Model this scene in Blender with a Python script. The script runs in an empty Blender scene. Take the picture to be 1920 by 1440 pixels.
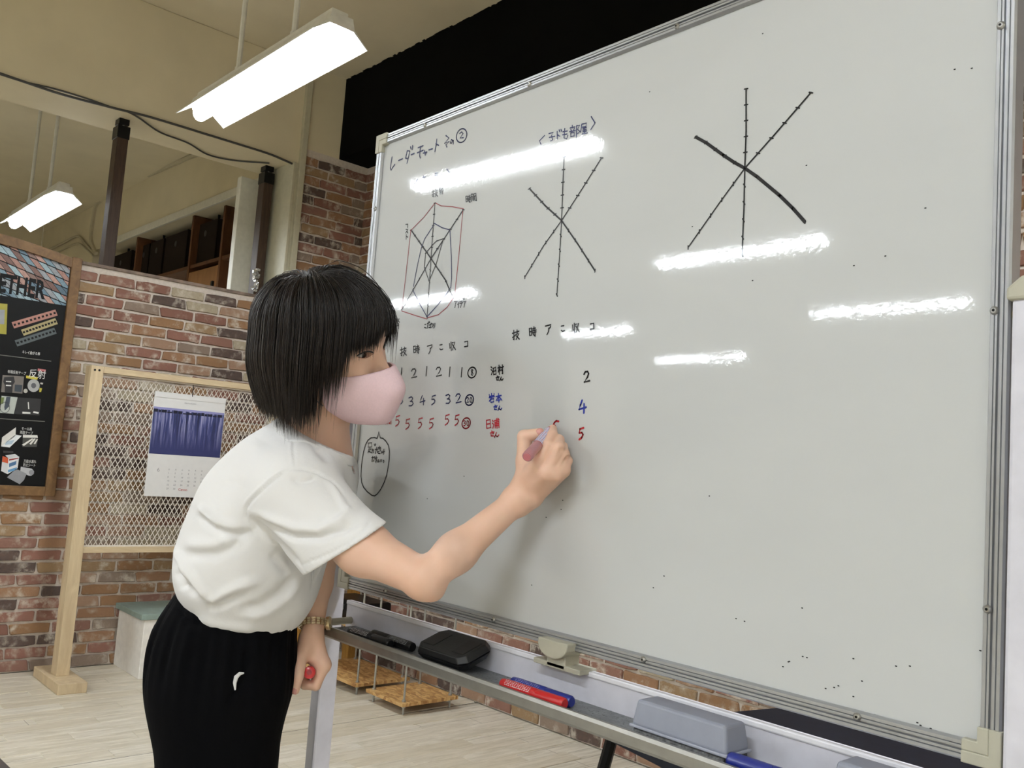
import bpy, math, random
import numpy as np
from mathutils import Matrix, Vector

# ------------------------------------------------------------------ camera, world, exposure
SC = bpy.context.scene
COL = SC.collection
V = lambda *a: np.array(a, float)
YAW, PITCH, ROLL, FPX = 0.84463, 0.09129, 0.07193, 1694.9
CAM = V(0, 0, 1.25)
def cam_axes():
    ca, sa, cp, sp = math.cos(YAW), math.sin(YAW), math.cos(PITCH), math.sin(PITCH)
    fwd = V(-sa * cp, ca * cp, sp); right = V(ca, sa, 0); up = np.cross(right, fwd)
    cg, sg = math.cos(ROLL), math.sin(ROLL)
    return np.array([cg * right + sg * up, -sg * right + cg * up, fwd])
AX = cam_axes()
cd = bpy.data.cameras.new('camera'); cam = bpy.data.objects.new('camera', cd); COL.objects.link(cam)
cd.sensor_width = 36.0; cd.sensor_fit = 'HORIZONTAL'; cd.lens = FPX / 1920 * 36.0
cd.clip_start = 0.05; cd.clip_end = 60
m4 = Matrix.Identity(4)
for i in range(3):
    m4[i][0], m4[i][1], m4[i][2], m4[i][3] = AX[0][i], AX[1][i], -AX[2][i], CAM[i]
cam.matrix_world = m4
SC.camera = cam

w = bpy.data.worlds.new('world'); SC.world = w; w.use_nodes = True
w.node_tree.nodes['Background'].inputs[0].default_value = (0.75, 0.8, 0.85, 1)
w.node_tree.nodes['Background'].inputs[1].default_value = 0.15
SC.view_settings.view_transform = 'Standard'; SC.view_settings.look = 'None'
SC.view_settings.gamma = 1.0; SC.view_settings.use_curve_mapping = False
SC.view_settings.exposure = 0.0
TUBE_WATTS = 109.0          # radiance of the fluorescent tubes
SC.cycles.max_bounces = 7
SC.cycles.diffuse_bounces = 4
SC.cycles.use_denoising = True

# ------------------------------------------------------------------ measuring helpers (points of the room seen along a sight line)
def ray(px, py):
    return AX.T @ V((px - 960) / FPX, -(py - 720) / FPX, 1.0)
def at(px, py, d): return CAM + ray(px, py) * d
def on_y(px, py, y): r = ray(px, py); return CAM + r * (y / r[1])
def on_x(px, py, x): r = ray(px, py); return CAM + r * (x / r[0])
def on_z(px, py, z): r = ray(px, py); return CAM + r * ((z - CAM[2]) / r[2])
def project(P):
    q = (np.asarray(P) - CAM) @ AX.T
    return np.stack([960 + FPX * q[:, 0] / q[:, 2], 720 - FPX * q[:, 1] / q[:, 2]], 1)

# ------------------------------------------------------------------ materials
MATS = {}
def lin(c):
    if isinstance(c, str):
        c = [int(c[i:i + 2], 16) / 255 for i in (0, 2, 4)]
        c = [x / 12.92 if x <= 0.04045 else ((x + 0.055) / 1.055) ** 2.4 for x in c]
    return (c[0], c[1], c[2], 1)
class NT:
    def __init__(s, name):
        s.m = bpy.data.materials.new(name); s.m.use_nodes = True
        s.t = s.m.node_tree; s.b = s.t.nodes['Principled BSDF']
    def n(s, typ, **k):
        x = s.t.nodes.new(typ)
        for a, v in k.items(): setattr(x, a, v)
        return x
    def l(s, a, b): s.t.links.new(a, b)
    def coords(s, scale=(1, 1, 1), kind='Object', rot=(0, 0, 0)):
        c = s.n('ShaderNodeTexCoord'); mp = s.n('ShaderNodeMapping')
        mp.inputs['Scale'].default_value = scale; mp.inputs['Rotation'].default_value = rot
        s.l(c.outputs[kind], mp.inputs[0]); return mp.outputs[0]
    def noise(s, vec, scale, detail=4, rough=.55, dist=0):
        x = s.n('ShaderNodeTexNoise'); x.inputs['Scale'].default_value = scale
        x.inputs['Detail'].default_value = detail; x.inputs['Roughness'].default_value = rough
        x.inputs['Distortion'].default_value = dist
        s.l(vec, x.inputs['Vector']); return x.outputs['Fac']
    def ramp(s, fac, stops, interp='LINEAR'):
        r = s.n('ShaderNodeValToRGB'); r.color_ramp.interpolation = interp
        e = r.color_ramp.elements
        while len(e) < len(stops): e.new(0.5)
        for el, (p, c) in zip(e, stops): el.position = p; el.color = lin(c)
        s.l(fac, r.inputs[0]); return r.outputs[0]
    def mix(s, fac, a, b, mode='MIX'):
        x = s.n('ShaderNodeMix', data_type='RGBA', blend_type=mode)
        if isinstance(fac, (int, float)): x.inputs[0].default_value = fac
        else: s.l(fac, x.inputs[0])
        for i, v in ((6, a), (7, b)):
            if isinstance(v, (str, tuple, list)): x.inputs[i].default_value = lin(v)
            else: s.l(v, x.inputs[i])
        return x.outputs[2]
    def math(s, op, a, b=None):
        x = s.n('ShaderNodeMath', operation=op)
        for i, v in enumerate((a, b)):
            if v is None: continue
            if isinstance(v, (int, float)): x.inputs[i].default_value = v
            else: s.l(v, x.inputs[i])
        return x.outputs[0]
    def bump(s, h, strength, dist=.01):
        x = s.n('ShaderNodeBump'); x.inputs['Strength'].default_value = strength
        x.inputs['Distance'].default_value = dist
        s.l(h, x.inputs['Height']); s.l(x.outputs[0], s.b.inputs['Normal'])
    def set(s, col=None, rough=None, metal=None, spec=None, coat=None, coatr=None):
        for k, v in (('Base Color', col), ('Roughness', rough), ('Metallic', metal), ('Specular IOR Level', spec), ('Coat Weight', coat), ('Coat Roughness', coatr)):
            if v is None: continue
            if k == 'Base Color' and isinstance(v, (str, tuple, list)): v = lin(v)
            if isinstance(v, (int, float, tuple)): s.b.inputs[k].default_value = v
            else: s.l(v, s.b.inputs[k])
def mat(name, col, rough=.5, metal=0., var=.06, scale=30, bump=0., spec=.5, coat=0., coatr=.05, stretch=(1, 1, 1)):
    if name in MATS: return MATS[name]
    N = NT(name); v = N.coords(stretch); f = N.noise(v, scale)
    c = lin(col)
    a = tuple(x * (1 - var) for x in c[:3]); b = tuple(min(1, x * (1 + var)) for x in c[:3])
    N.set(N.ramp(f, [(.3, a), (.7, b)]), rough, metal, spec, coat, coatr)
    if bump: N.bump(f, bump, .004)
    MATS[name] = N.m; return N.m
def wood(name, c1, c2, stretch, scale=6, rough=.55, knots=True):
    if name in MATS: return MATS[name]
    N = NT(name); v = N.coords(stretch)
    oi = N.n('ShaderNodeObjectInfo'); ad = N.n('ShaderNodeVectorMath', operation='ADD')
    cb = N.n('ShaderNodeCombineXYZ'); r9 = N.math('MULTIPLY', oi.outputs['Random'], 37.0)
    for i in range(3): N.l(r9, cb.inputs[i])
    N.l(v, ad.inputs[0]); N.l(cb.outputs[0], ad.inputs[1])
    f = N.noise(ad.outputs[0], scale, 6, .6, 1.2); g = N.noise(ad.outputs[0], scale * 5, 3)
    c = N.mix(N.math('MULTIPLY', g, .35), N.ramp(f, [(.3, c1), (.7, c2)]), c1)
    N.set(c, rough, 0, .35); N.bump(g, .12, .003)
    MATS[name] = N.m; return N.m

# ------------------------------------------------------------------ object helpers
WL = {}
def link(o): COL.objects.link(o); return o
def tag(o, label=None, cat=None, group=None, kind=None):
    for k, v in (('label', label), ('category', cat), ('group', group), ('kind', kind)):
        if v: o[k] = v
    return o
def thing(name, loc, label, cat, group=None, kind=None):
    o = link(bpy.data.objects.new(name, None)); o.location = [float(x) for x in loc]
    o.empty_display_size = .05
    WL[o.name] = V(*loc); return tag(o, label, cat, group, kind)
def setparent(o, parent):
    if parent is not None: o.parent = parent
class MB:
    """collects vertices and faces of ONE mesh object"""
    def __init__(s): s.v = []; s.f = []; s.fm = []; s.k = 0
    def add(s, v, f, mi=0):
        o = len(s.v); s.v += [tuple(map(float, x)) for x in v]; s.f += [tuple(o + i for i in q) for q in f]; s.fm += [mi] * len(f); return s
    def box(s, c, size, R=None, mi=0):
        h = V(*size) / 2; R = np.eye(3) if R is None else R
        P = [V(*c) + R @ (h * V(x, y, z)) for x in (-1, 1) for y in (-1, 1) for z in (-1, 1)]
        return s.add(P, [(0, 1, 3, 2), (4, 6, 7, 5), (0, 4, 5, 1), (2, 3, 7, 6), (0, 2, 6, 4), (1, 5, 7, 3)], mi)
    def span(s, lo, hi, mi=0):
        lo, hi = V(*lo), V(*hi); return s.box((lo + hi) / 2, hi - lo, None, mi)
    def prism(s, poly, ext, mi=0):
        """polygon of 3-D points extruded by vector ext"""
        n = len(poly); P = [V(*p) for p in poly]; E = V(*ext)
        return s.add(P + [p + E for p in P], [tuple(range(n))[::-1], tuple(range(n, 2 * n))] + [(i, (i + 1) % n, n + (i + 1) % n, n + i) for i in range(n)], mi)
    def face(s, poly, mi=0): return s.add(poly, [tuple(range(len(poly)))], mi)
    def tube(s, path, r, n=8, cap=True, mi=0):
        path = [V(*p) for p in path]; rs = r if hasattr(r, '__len__') else [r] * len(path)
        T0 = path[1] - path[0]; a = V(0, 0, 1) if abs(T0[2]) < .9 * np.linalg.norm(T0) else V(1, 0, 0)
        vs = []; fs = []
        for i, p in enumerate(path):
            t = path[min(i + 1, len(path) - 1)] - path[max(i - 1, 0)]; t = t / (np.linalg.norm(t) + 1e-12)
            x = np.cross(a, t); x /= np.linalg.norm(x) + 1e-12; y = np.cross(t, x); a = y
            for k in range(n):
                q = 2 * math.pi * k / n; vs.append(p + rs[i] * (math.cos(q) * x + math.sin(q) * y))
        for i in range(len(path) - 1):
            for k in range(n): fs.append((i * n + k, i * n + (k + 1) % n, (i + 1) * n + (k + 1) % n, (i + 1) * n + k))
        if cap: fs += [tuple(range(n))[::-1], tuple(range((len(path) - 1) * n, len(path) * n))]
        return s.add(vs, fs, mi)
    def lathe(s, c, axis, prof, n=20, mi=0):
        """prof: list of (distance along axis, radius)"""
        ax = V(*axis); ax /= np.linalg.norm(ax); c = V(*c)
        return s.tube([c + ax * h for h, _ in prof], [max(r, 1e-5) for _, r in prof], n, True, mi) if False else s._lathe(c, ax, prof, n, mi)
    def _lathe(s, c, ax, prof, n, mi):
        a = V(0, 0, 1) if abs(ax[2]) < .9 else V(1, 0, 0)
        x = np.cross(a, ax); x /= np.linalg.norm(x); y = np.cross(ax, x); vs = []; fs = []
        for h, r in prof:
            for k in range(n):
                q = 2 * math.pi * k / n; vs.append(c + ax * h + r * (math.cos(q) * x + math.sin(q) * y))
        m = len(prof)
        for i in range(m - 1):
            for k in range(n): fs.append((i * n + k, i * n + (k + 1) % n, (i + 1) * n + (k + 1) % n, (i + 1) * n + k))
        fs += [tuple(range(n))[::-1], tuple(range((m - 1) * n, m * n))]
        return s.add(vs, fs, mi)
    def mesh(s, name, off=V(0, 0, 0), smooth=False, sharp=.7):
        me = bpy.data.meshes.new(name)
        me.from_pydata((np.array(s.v) - off).tolist() if len(s.v) else [], [], s.f)
        if any(s.fm): me.polygons.foreach_set('material_index', s.fm)
        if smooth:
            me.polygons.foreach_set('use_smooth', [True] * len(me.polygons)); me.set_sharp_from_angle(angle=sharp)
        me.validate(); me.update(); return me
    def build(s, name, m, parent=None, loc=None, smooth=False, sharp=.7, bevel=0, seg=2, kind=None, label=None):
        off = WL[parent.name] if parent is not None else V(0, 0, 0)
        L = V(*loc) if loc is not None else off
        o = link(bpy.data.objects.new(name, s.mesh(name, L, smooth, sharp)))
        o.location = (L - off).tolist(); WL[o.name] = L
        for x in (m if isinstance(m, (list, tuple)) else [m]): o.data.materials.append(x)
        setparent(o, parent)
        if bevel:
            b = o.modifiers.new('bevel', 'BEVEL'); b.width = bevel; b.segments = seg; b.limit_method = 'ANGLE'
        if kind: o['kind'] = kind
        if label: o['label'] = label
        return o
def boxes(name, m, parent, spans, **k):
    b = MB()
    for lo, hi in spans: b.span(lo, hi)
    return b.build(name, m, parent, **k)
def text(name, body, m, parent, org, xd, up, size, sx=1.0, align='LEFT', bold=0):
    cu = bpy.data.curves.new(name, 'FONT'); cu.body = body; cu.size = size; cu.align_x = align
    cu.extrude = 0.0002; cu.offset = bold; cu.resolution_u = 2
    fo = bpy.data.objects.new('font_source', cu); link(fo); bpy.context.view_layer.update()
    me = bpy.data.meshes.new_from_object(fo); me.name = name; bpy.data.objects.remove(fo); me.materials.clear(); me.materials.append(m)
    o = link(bpy.data.objects.new(name, me))
    x = V(*xd); x /= np.linalg.norm(x); u = V(*up); u -= x * (u @ x); u /= np.linalg.norm(u); n = np.cross(x, u)
    off = WL[parent.name]; M = Matrix.Identity(4)
    for i in range(3):
        M[i][0], M[i][1], M[i][2], M[i][3] = x[i] * sx, u[i], n[i], (V(*org) - off)[i]
    o.parent = parent; o.matrix_local = M; WL[o.name] = V(*org)
    return o
random.seed(7); RNG = np.random.default_rng(7)
# ------------------------------------------------------------------ room
beige = mat('painted_plaster_beige', 'd3c8aa', .7, var=.05, scale=3)
ceilm = mat('ceiling_paint', 'd3c9ad', .75, var=.05, scale=2.5)
whitep = mat('trim_paint_white', 'd2cfc0', .5)
blackp = mat('matt_black_paint', '050505', .9, var=.2, scale=8, spec=.1)
def brick_mat():
    N = NT('reclaimed_brick'); oi = N.n('ShaderNodeObjectInfo'); ge = N.n('ShaderNodeNewGeometry')
    r = N.math('FRACT', N.math('ADD', oi.outputs['Random'], ge.outputs['Random Per Island']))
    base = N.ramp(r, [(0, '8c665a'), (.13, '94714f'), (.25, '80584d'), (.36, '9c8260'), (.46, '8a7c6f'), (.55, '463e3e'), (.63, '8d6256'), (.72, 'b3aa92'), (.79, 'a4866f'), (.87, '3f3a3b'), (.93, '9a7557')], 'CONSTANT')
    tc = N.n('ShaderNodeTexCoord'); ad = N.n('ShaderNodeVectorMath', operation='ADD'); cb = N.n('ShaderNodeCombineXYZ')
    for i in range(3): N.l(N.math('MULTIPLY', r, 53.0 + 11 * i), cb.inputs[i])
    N.l(tc.outputs['Object'], ad.inputs[0]); N.l(cb.outputs[0], ad.inputs[1])
    f1 = N.noise(ad.outputs[0], 22, 5, .65); f2 = N.noise(ad.outputs[0], 70, 5, .7); f3 = N.noise(ad.outputs[0], 9, 2)
    c = N.mix(N.math('MULTIPLY', f2, .6), base, '79604f')
    wash = N.math('MULTIPLY', N.ramp(f1, [(.46, (0, 0, 0)), (.66, (1, 1, 1))]), N.ramp(f3, [(.45, (0, 0, 0)), (.6, (1, 1, 1))]))
    c = N.mix(N.math('MULTIPLY', wash, .8), c, 'd0c6b6')
    N.set(c, .85, 0, .25); N.bump(f2, .5, .004); return N.m
BRICK = brick_mat()
mortar = mat('mortar', 'cdc2b6', .9, var=.1, scale=60, bump=.3)
CP, LP = 0.0636, 0.205        # course height, brick length with its joint
def brick_meshes(nrm):
    """six worn bricks: front face along (u, z), standing out along the normal; nrm 'x' or 'y'"""
    out = []
    for k in range(6):
        rg = np.random.default_rng(50 + k); L, Hh, D = LP - .013, CP - .011, .011
        pts = [(-.5, -.42), (-.47, -.5), (-.16, -.5), (.17, -.5), (.47, -.5), (.5, -.42), (.5, .42), (.47, .5), (.15, .5), (-.18, .5), (-.47, .5), (-.5, .42)]
        o = [(a * L + rg.normal(0, .0026), b * Hh + rg.normal(0, .0019)) for a, b in pts]
        inn = [(a * .965, b * .9) for a, b in o]
        def P(u, z, d): return (d, u, z) if nrm == 'x' else (u, -d, z)
        vs = [P(a, b, -.006) for a, b in o] + [P(a, b, D * .6) for a, b in o] + [P(a, b, D) for a, b in inn]
        n = 12; fs = []
        for r in (0, 1):
            for i in range(n): fs.append((r * n + i, r * n + (i + 1) % n, (r + 1) * n + (i + 1) % n, (r + 1) * n + i))
        fs.append(tuple(range(2 * n, 3 * n)))
        if nrm == 'y': fs = [f for f in fs]
        me = bpy.data.meshes.new('brick'); me.from_pydata(vs, [], fs); me.materials.append(BRICK)
        out.append(me)
    return out
BX, BY = brick_meshes('x'), brick_meshes('y')
def lay(parent, nrm, plane, u0, u1, z0, z1, seen, limit=300, cut=True):
    """running bond on the plane; bricks for which seen(px, py) holds are parts, the others one joined mass"""
    off = WL[parent.name]; meshes = BX if nrm == 'x' else BY; rest = MB(); cand = []
    nrow = int((z1 - z0) / CP + .01)
    for r in range(nrow):
        z = z0 + (r + .5) * CP; u = u0 + (-LP * (.5 if r % 2 else 0)) + LP * .5 + random.uniform(-.03, .03)
        while u < u1 + LP * .5:
            a, b = max(u - LP / 2, u0), min(u + LP / 2, u1)
            if b - a > .03:
                c = V(plane, (a + b) / 2, z) if nrm == 'x' else V((a + b) / 2, plane, z)
                p = project([c])[0]; cand.append((c, (b - a) / LP, seen(p[0], p[1])))
            u += LP
    keep = [x for x in cand if x[2]][:limit]; ids = set(id(x) for x in keep)
    for x in cand:
        c, sc, _ = x; me = random.choice(meshes)
        if id(x) in ids:
            o = link(bpy.data.objects.new('brick', me)); o.parent = parent; o.location = (c - off).tolist()
            o.scale = (1, sc, 1) if nrm == 'x' else (sc, 1, 1)
        else:
            s = V(1, sc, 1) if nrm == 'x' else V(sc, 1, 1)
            rest.add([c + s * V(*v.co) for v in me.vertices], [tuple(p.vertices) for p in me.polygons])
    if rest.v: rest.build('brick_courses', BRICK, parent, kind='stuff')
XL, YB, ZC, ZB = -5.28, 3.22, 3.78, 3.11
def struct(name, loc=(0, 0, 0)):
    o = link(bpy.data.objects.new(name, None)); o.location = loc; WL[o.name] = V(*loc); o['kind'] = 'structure'; return o
def smesh(b, name, m, **k): o = b.build(name, m, None, **k); o['kind'] = 'structure'; return o
# floor: vinyl slab with planks laid where they can be told apart
def floor_mat(name, joints):
    N = NT(name); oi = N.n('ShaderNodeObjectInfo'); tc = N.n('ShaderNodeTexCoord')
    ad = N.n('ShaderNodeVectorMath', operation='ADD'); cb = N.n('ShaderNodeCombineXYZ')
    for i in range(3): N.l(N.math('MULTIPLY', oi.outputs['Random'], 31.0 + 7 * i), cb.inputs[i])
    N.l(tc.outputs['Object'], ad.inputs[0]); N.l(cb.outputs[0], ad.inputs[1])
    mp = N.n('ShaderNodeMapping'); mp.inputs['Scale'].default_value = (14, 1.6, 4); N.l(ad.outputs[0], mp.inputs[0])
    f = N.noise(mp.outputs[0], 3.2, 6, .62, .8); g = N.noise(mp.outputs[0], 14, 3)
    base = N.ramp(oi.outputs['Random'], [(0, 'd6ccb8'), (.3, 'ddd5c4'), (.6, 'cec3ac'), (.85, 'e2dbcc')], 'LINEAR')
    c = N.mix(N.ramp(f, [(.36, (0, 0, 0)), (.68, (.72, .72, .72))]), base, 'a5997d')
    c = N.mix(N.math('MULTIPLY', g, .35), c, 'e8e3d6')
    if joints:
        br = N.n('ShaderNodeTexBrick'); br.inputs['Scale'].default_value = 1
        br.inputs['Brick Width'].default_value = .6; br.inputs['Row Height'].default_value = .09; br.inputs['Mortar Size'].default_value = .0015
        sw = N.coords((1, 1, 1), 'Object', (0, 0, math.pi / 2)); N.l(sw, br.inputs[0])
        c = N.mix(br.outputs['Fac'], c, '8a8070')
    N.set(c, .38, 0, .4); N.bump(g, .06, .002); return N.m
FLOORM, PLANKM = floor_mat('vinyl_floor', True), floor_mat('vinyl_plank', False)
fl = smesh(MB().span((-12.4, -9.5, -.1), (5, 3.5, -.004)), 'floor', FLOORM); WL['floor'] = V(0, 0, 0)
pw, pl = .095, .62
pm = []
for k in range(3):
    b = MB(); hx, hy = pw / 2 - .0009, pl / 2 - .0009; e = .0012
    b.add([(-hx, -hy, -.004), (hx, -hy, -.004), (hx, hy, -.004), (-hx, hy, -.004), (-hx, -hy, -.0008), (hx, -hy, -.0008), (hx, hy, -.0008), (-hx, hy, -.0008), (-hx + e, -hy + e, 0), (hx - e, -hy + e, 0), (hx - e, hy - e, 0), (-hx + e, hy - e, 0)],
          [(0, 1, 5, 4), (1, 2, 6, 5), (2, 3, 7, 6), (3, 0, 4, 7), (4, 5, 9, 8), (5, 6, 10, 9), (6, 7, 11, 10), (7, 4, 8, 11), (8, 9, 10, 11)])
    me = b.mesh('plank'); me.materials.append(PLANKM); pm.append(me)
npl = 0
for i in range(36):
    x = XL + .02 + pw * (i + .5); y = .1 + (.37 * i % 1) * pl
    while y < YB + .3:
        q = project([V(x, y, 0)])[0]
        if -60 < q[0] < 1500 and 1180 < q[1] < 1500 and y + pl / 2 < YB + .05 and npl < 300:
            o = link(bpy.data.objects.new('plank', pm[i % 3])); o.parent = fl; o.location = (x, y, 0); npl += 1
        y += pl
MB().span((-3.7185, .1, -.001), (-3.7155, YB, .0004)).build('sheet_seam', mat('seam_dark', '5d574c', .8), fl)
# ceiling, far walls behind the camera
smesh(MB().span((-12.4, -9.5, ZC), (5, 3.5, ZC + .12)), 'ceiling', ceilm)
smesh(MB().span((-12.4, -9.6, 0), (5, -9.5, ZC)), 'wall_front', beige)
smesh(MB().span((5, -9.6, 0), (5.1, 3.5, ZC)), 'wall_right', beige)
smesh(MB().span((-12.5, -9.6, 0), (-12.4, 3.5, ZC)), 'wall_far_left', beige)
# brick wall behind the board, floor to the black soffit
wb = struct('wall_back', (0, YB, 0))
MB().span((XL - .4, YB, 0), (5, YB + .2, ZC)).build('mortar_bed', mortar, wb)
def seen_back(px, py):
    if px > 1895 and 260 < py < 560: return True
    if 560 < px < 640 and 1040 < py < 1300: return True
    top = 1085 + .27 * (px - 640); return 630 < px < 1500 and top < py < 1480 + 0 * px
lay(wb, 'y', YB, XL, 3.0, 0, 3.22, seen_back)
# left brick wall: low partition, and the full-height corner piece
wl = struct('wall_left', (XL, 0, 0))
MB().span((XL - .12, -4, 0), (XL, 2.66, 2.19)).build('mortar_bed', mortar, wl)
lay(wl, 'x', XL, .4, 2.66, 0, 2.19, lambda px, py: -40 < px < 480 and 470 < py < 1290)
MB().span((XL - .13, -4, 2.19), (XL + .012, 2.66, 2.207)).build('capping', mat('capping_brick_print', '7a6a5e', .8, var=.4, scale=14), wl)
wc = struct('wall_left_corner', (XL, 2.73, 0))
MB().span((XL - .4, 2.73, 0), (XL, YB, 3.225)).build('mortar_bed', mortar, wc)
lay(wc, 'x', XL, 2.73, YB, 0, 3.22, lambda px, py: 540 < px < 720 and 260 < py < 560)
smesh(MB().span((XL - .4, 2.70, 3.225), (XL, YB, ZC)), 'wall_left_upper', beige)
# plaster beam over the partition
smesh(MB().span((XL - .43, -9.5, ZB), (XL, 2.70, ZC)), 'trim_beam', beige, bevel=.006)
# black boxed-in soffit above the brick wall, ragged paint edge on plaster
bk = MB().span((XL, 2.99, 3.225), (5, YB + .02, ZC - .001))
for i in range(110):
    x = XL + i * .06 + random.uniform(0, .04); bk.span((x, 2.99 - random.uniform(.002, .010), ZC - .002), (x + random.uniform(.02, .09), 2.995, ZC - .0005))
smesh(bk, 'trim_soffit', blackp)
# white door jamb stack at the end of the partition
b = MB()
for y0, y1, x1 in ((2.695, 2.735, .03), (2.675, 2.695, .012), (2.655, 2.675, .02)): b.span((XL - .43, y0, 0), (XL + x1, y1, ZC - .0 if y1 > 2.7 else ZB))
smesh(b, 'trim_jamb', mat('jamb_paint', 'b9b49c', .5), bevel=.003)
smesh(MB().span((-5.79, 2.52, 0), (-5.73, 2.655, ZB - .04)), 'trim_door_casing', whitep, bevel=.004)
# room beyond: plaster wall with an alcove of shelves
YF = 2.95
smesh(MB().span((-12.4, YF, 3.25), (XL - .43, YF + .7, ZC)), 'wall_alcove_upper', beige)
smesh(MB().span((-12.4, YF + .62, 0), (XL - .43, YF + .7, 3.25)), 'wall_alcove_back', beige)
smesh(MB().span((-12.4, YF, 0), (-10.3, YF + .62, 3.25)), 'wall_alcove_side', beige)
smesh(MB().span((-9.95, YF - .025, 3.22), (XL - .43, YF, 3.29)), 'trim_alcove_header', whitep, bevel=.004)

# ------------------------------------------------------------------ pendant fluorescent lamps
lampw = mat('lamp_enamel', 'dcdcd6', .35)
def emit(name, col, s):
    N = NT(name); N.set(col, .5); N.b.inputs['Emission Color'].default_value = lin(col); N.b.inputs['Emission Strength'].default_value = s; return N.m
tubem = emit('fluorescent_tube', (.875, .935, 1.0), TUBE_WATTS)
LN, ZL = 1.27, 2.80
def lamp(x0, y, label, group, rz=0):
    """twin-tube batten with a peaked reflector, hung on two rods"""
    t = thing('pendant_lamp', (x0, y, ZL), label, 'lamp', group)
    b = MB(); x1 = x0 + LN
    pr = [(-.118, -.018), (-.055, .035), (-.045, .075), (.045, .075), (.055, .035), (.118, -.018), (.116, -.022), (.05, .028), (-.05, .028), (-.116, -.022)]
    b.prism([(x0, y + a, ZL + c) for a, c in pr], (LN, 0, 0)); b.build('reflector', lampw, t)
    MB().span((x0 + .02, y - .035, ZL + .075), (x1 - .02, y + .035, ZL + .1)).build('housing', lampw, t, bevel=.004)
    b = MB(); b.prism([(x0 - .012, y + .033 * math.cos(q), ZL + .022 - .042 * max(0, math.sin(q)) ** .8) for q in np.linspace(0, math.pi, 13)], (LN + .012, 0, 0)); b.build('tube_lens', tubem, t, smooth=True, sharp=1.0)
    for xe in (x0 + .004, x1 - .008): MB().span((xe, y - .045, ZL + .02), (xe + .004, y + .045, ZL + .07)).build('end_plate', lampw, t)
    for xr in (x0 + .38, x1 - .38):
        MB().tube([(xr, y, ZL + .1), (xr, y, ZC)], .0125, 8).build('suspension_rod', lampw, t, smooth=True)
        MB().tube([(xr, y, ZL + .1), (xr, y, ZL + .13)], .017, 8).build('rod_collar', lampw, t)
    t.rotation_euler.z = rz
    return t
for xi, x0 in enumerate((-7.62, -4.165, -.72, 2.7)):
    for yi, y in enumerate((1.60, -.95, -3.13, -5.28, -7.4)):
        if (xi, yi) in ((2, 3), (2, 4), (3, 4), (1, 4)): continue
        if (xi, yi) == (1, 0): lamp(x0, y, 'white twin tube pendant lamp hanging nearest, top left beside the black soffit', None)
        elif (xi, yi) == (0, 0): lamp(x0, y, 'white twin tube pendant lamp in the far room above the framed poster', None)
        else:
            seen = {(1, 1): 'pendant lamp mirrored as the long bright streak under the board title', (1, 2): 'pendant lamp mirrored as the streak under the upper right radar axes', (1, 3): 'pendant lamp mirrored as the rightmost streak on the board', (0, 2): 'pendant lamp mirrored across the foot of the left radar chart', (0, 3): 'pendant lamp mirrored over the middle column headings', (0, 4): 'pendant lamp mirrored as the lowest faint streak on the board'}
            lamp(x0, y, seen.get((xi, yi)) or 'white pendant lamp out of view, row %s, %s' % (('one', 'two', 'three', 'four', 'five')[yi], ('far room side', 'poster side', 'above the camera', 'right side of the room')[xi]), 'ceiling lamps behind the camera', {(1, 1): -.085, (1, 3): -.06}.get((xi, yi), 0))
# ------------------------------------------------------------------ posts, cables, conduit under the beam
darkw = wood('dark_stained_timber', '2d2119', '4d3a2c', (14, 14, 1.2))
blkmetal = mat('black_metal', '141414', .4, .6)
def prop_post(P, w, label):
    t = thing('timber_post', (P[0], P[1], 0), label, 'post', None)
    b = MB(); b.span((P[0] - w, P[1] - w * .75, .05), (P[0] + w, P[1] + w * .75, ZB - .075)); b.build('shaft', darkw, t, bevel=.003)
    MB().span((P[0] - w - .004, P[1] - w * .75 - .004, ZB - .12), (P[0] + w + .004, P[1] + w * .75 + .004, ZB - .045)).build('bracket', blkmetal, t, bevel=.003)
    MB().span((P[0] - w * .9, P[1] - w * .7, ZB - .035), (P[0] + w * .9, P[1] + w * .7, ZB)).build('pad', blkmetal, t, bevel=.003)
    for s in (-1, 1): MB().tube([(P[0] + s * w * .5, P[1], ZB - .06), (P[0] + s * w * .5, P[1], ZB - .02)], .006, 8).build('bolt', mat('steel', 'a8a8a6', .3, .9), t)
    MB().span((P[0] - w - .004, P[1] - w * .75 - .004, 0), (P[0] + w + .004, P[1] + w * .75 + .004, .07)).build('foot', blkmetal, t, bevel=.003)
    return t
prop_post((-5.45, 1.64), .042, 'dark timber post with black bracket rising from the low brick wall, left one')
p2_ = prop_post((-5.52, 2.60), .042, 'dark timber post beside the white door casing, foil scraps on it')
foil = MB()
for i in range(26):
    a_ = np.array([[math.cos(i), -math.sin(i), 0], [math.sin(i), math.cos(i), 0], [0, 0, 1]]); a_ = a_ @ np.array([[1, 0, 0], [0, math.cos(i * 2.), -math.sin(i * 2.)], [0, math.sin(i * 2.), math.cos(i * 2.)]])
    foil.box((-5.476, 2.572 + random.uniform(-.012, .022), 2.27 + i * .0055), (.012, .022, .016), a_)
foil.build('foil_scrap', mat('foil', 'c4c4c4', .25, .9, bump=.6), p2_, label='crumpled silver foil scraps')
cablem = mat('grey_cable', '3c3c3a', .5)
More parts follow.
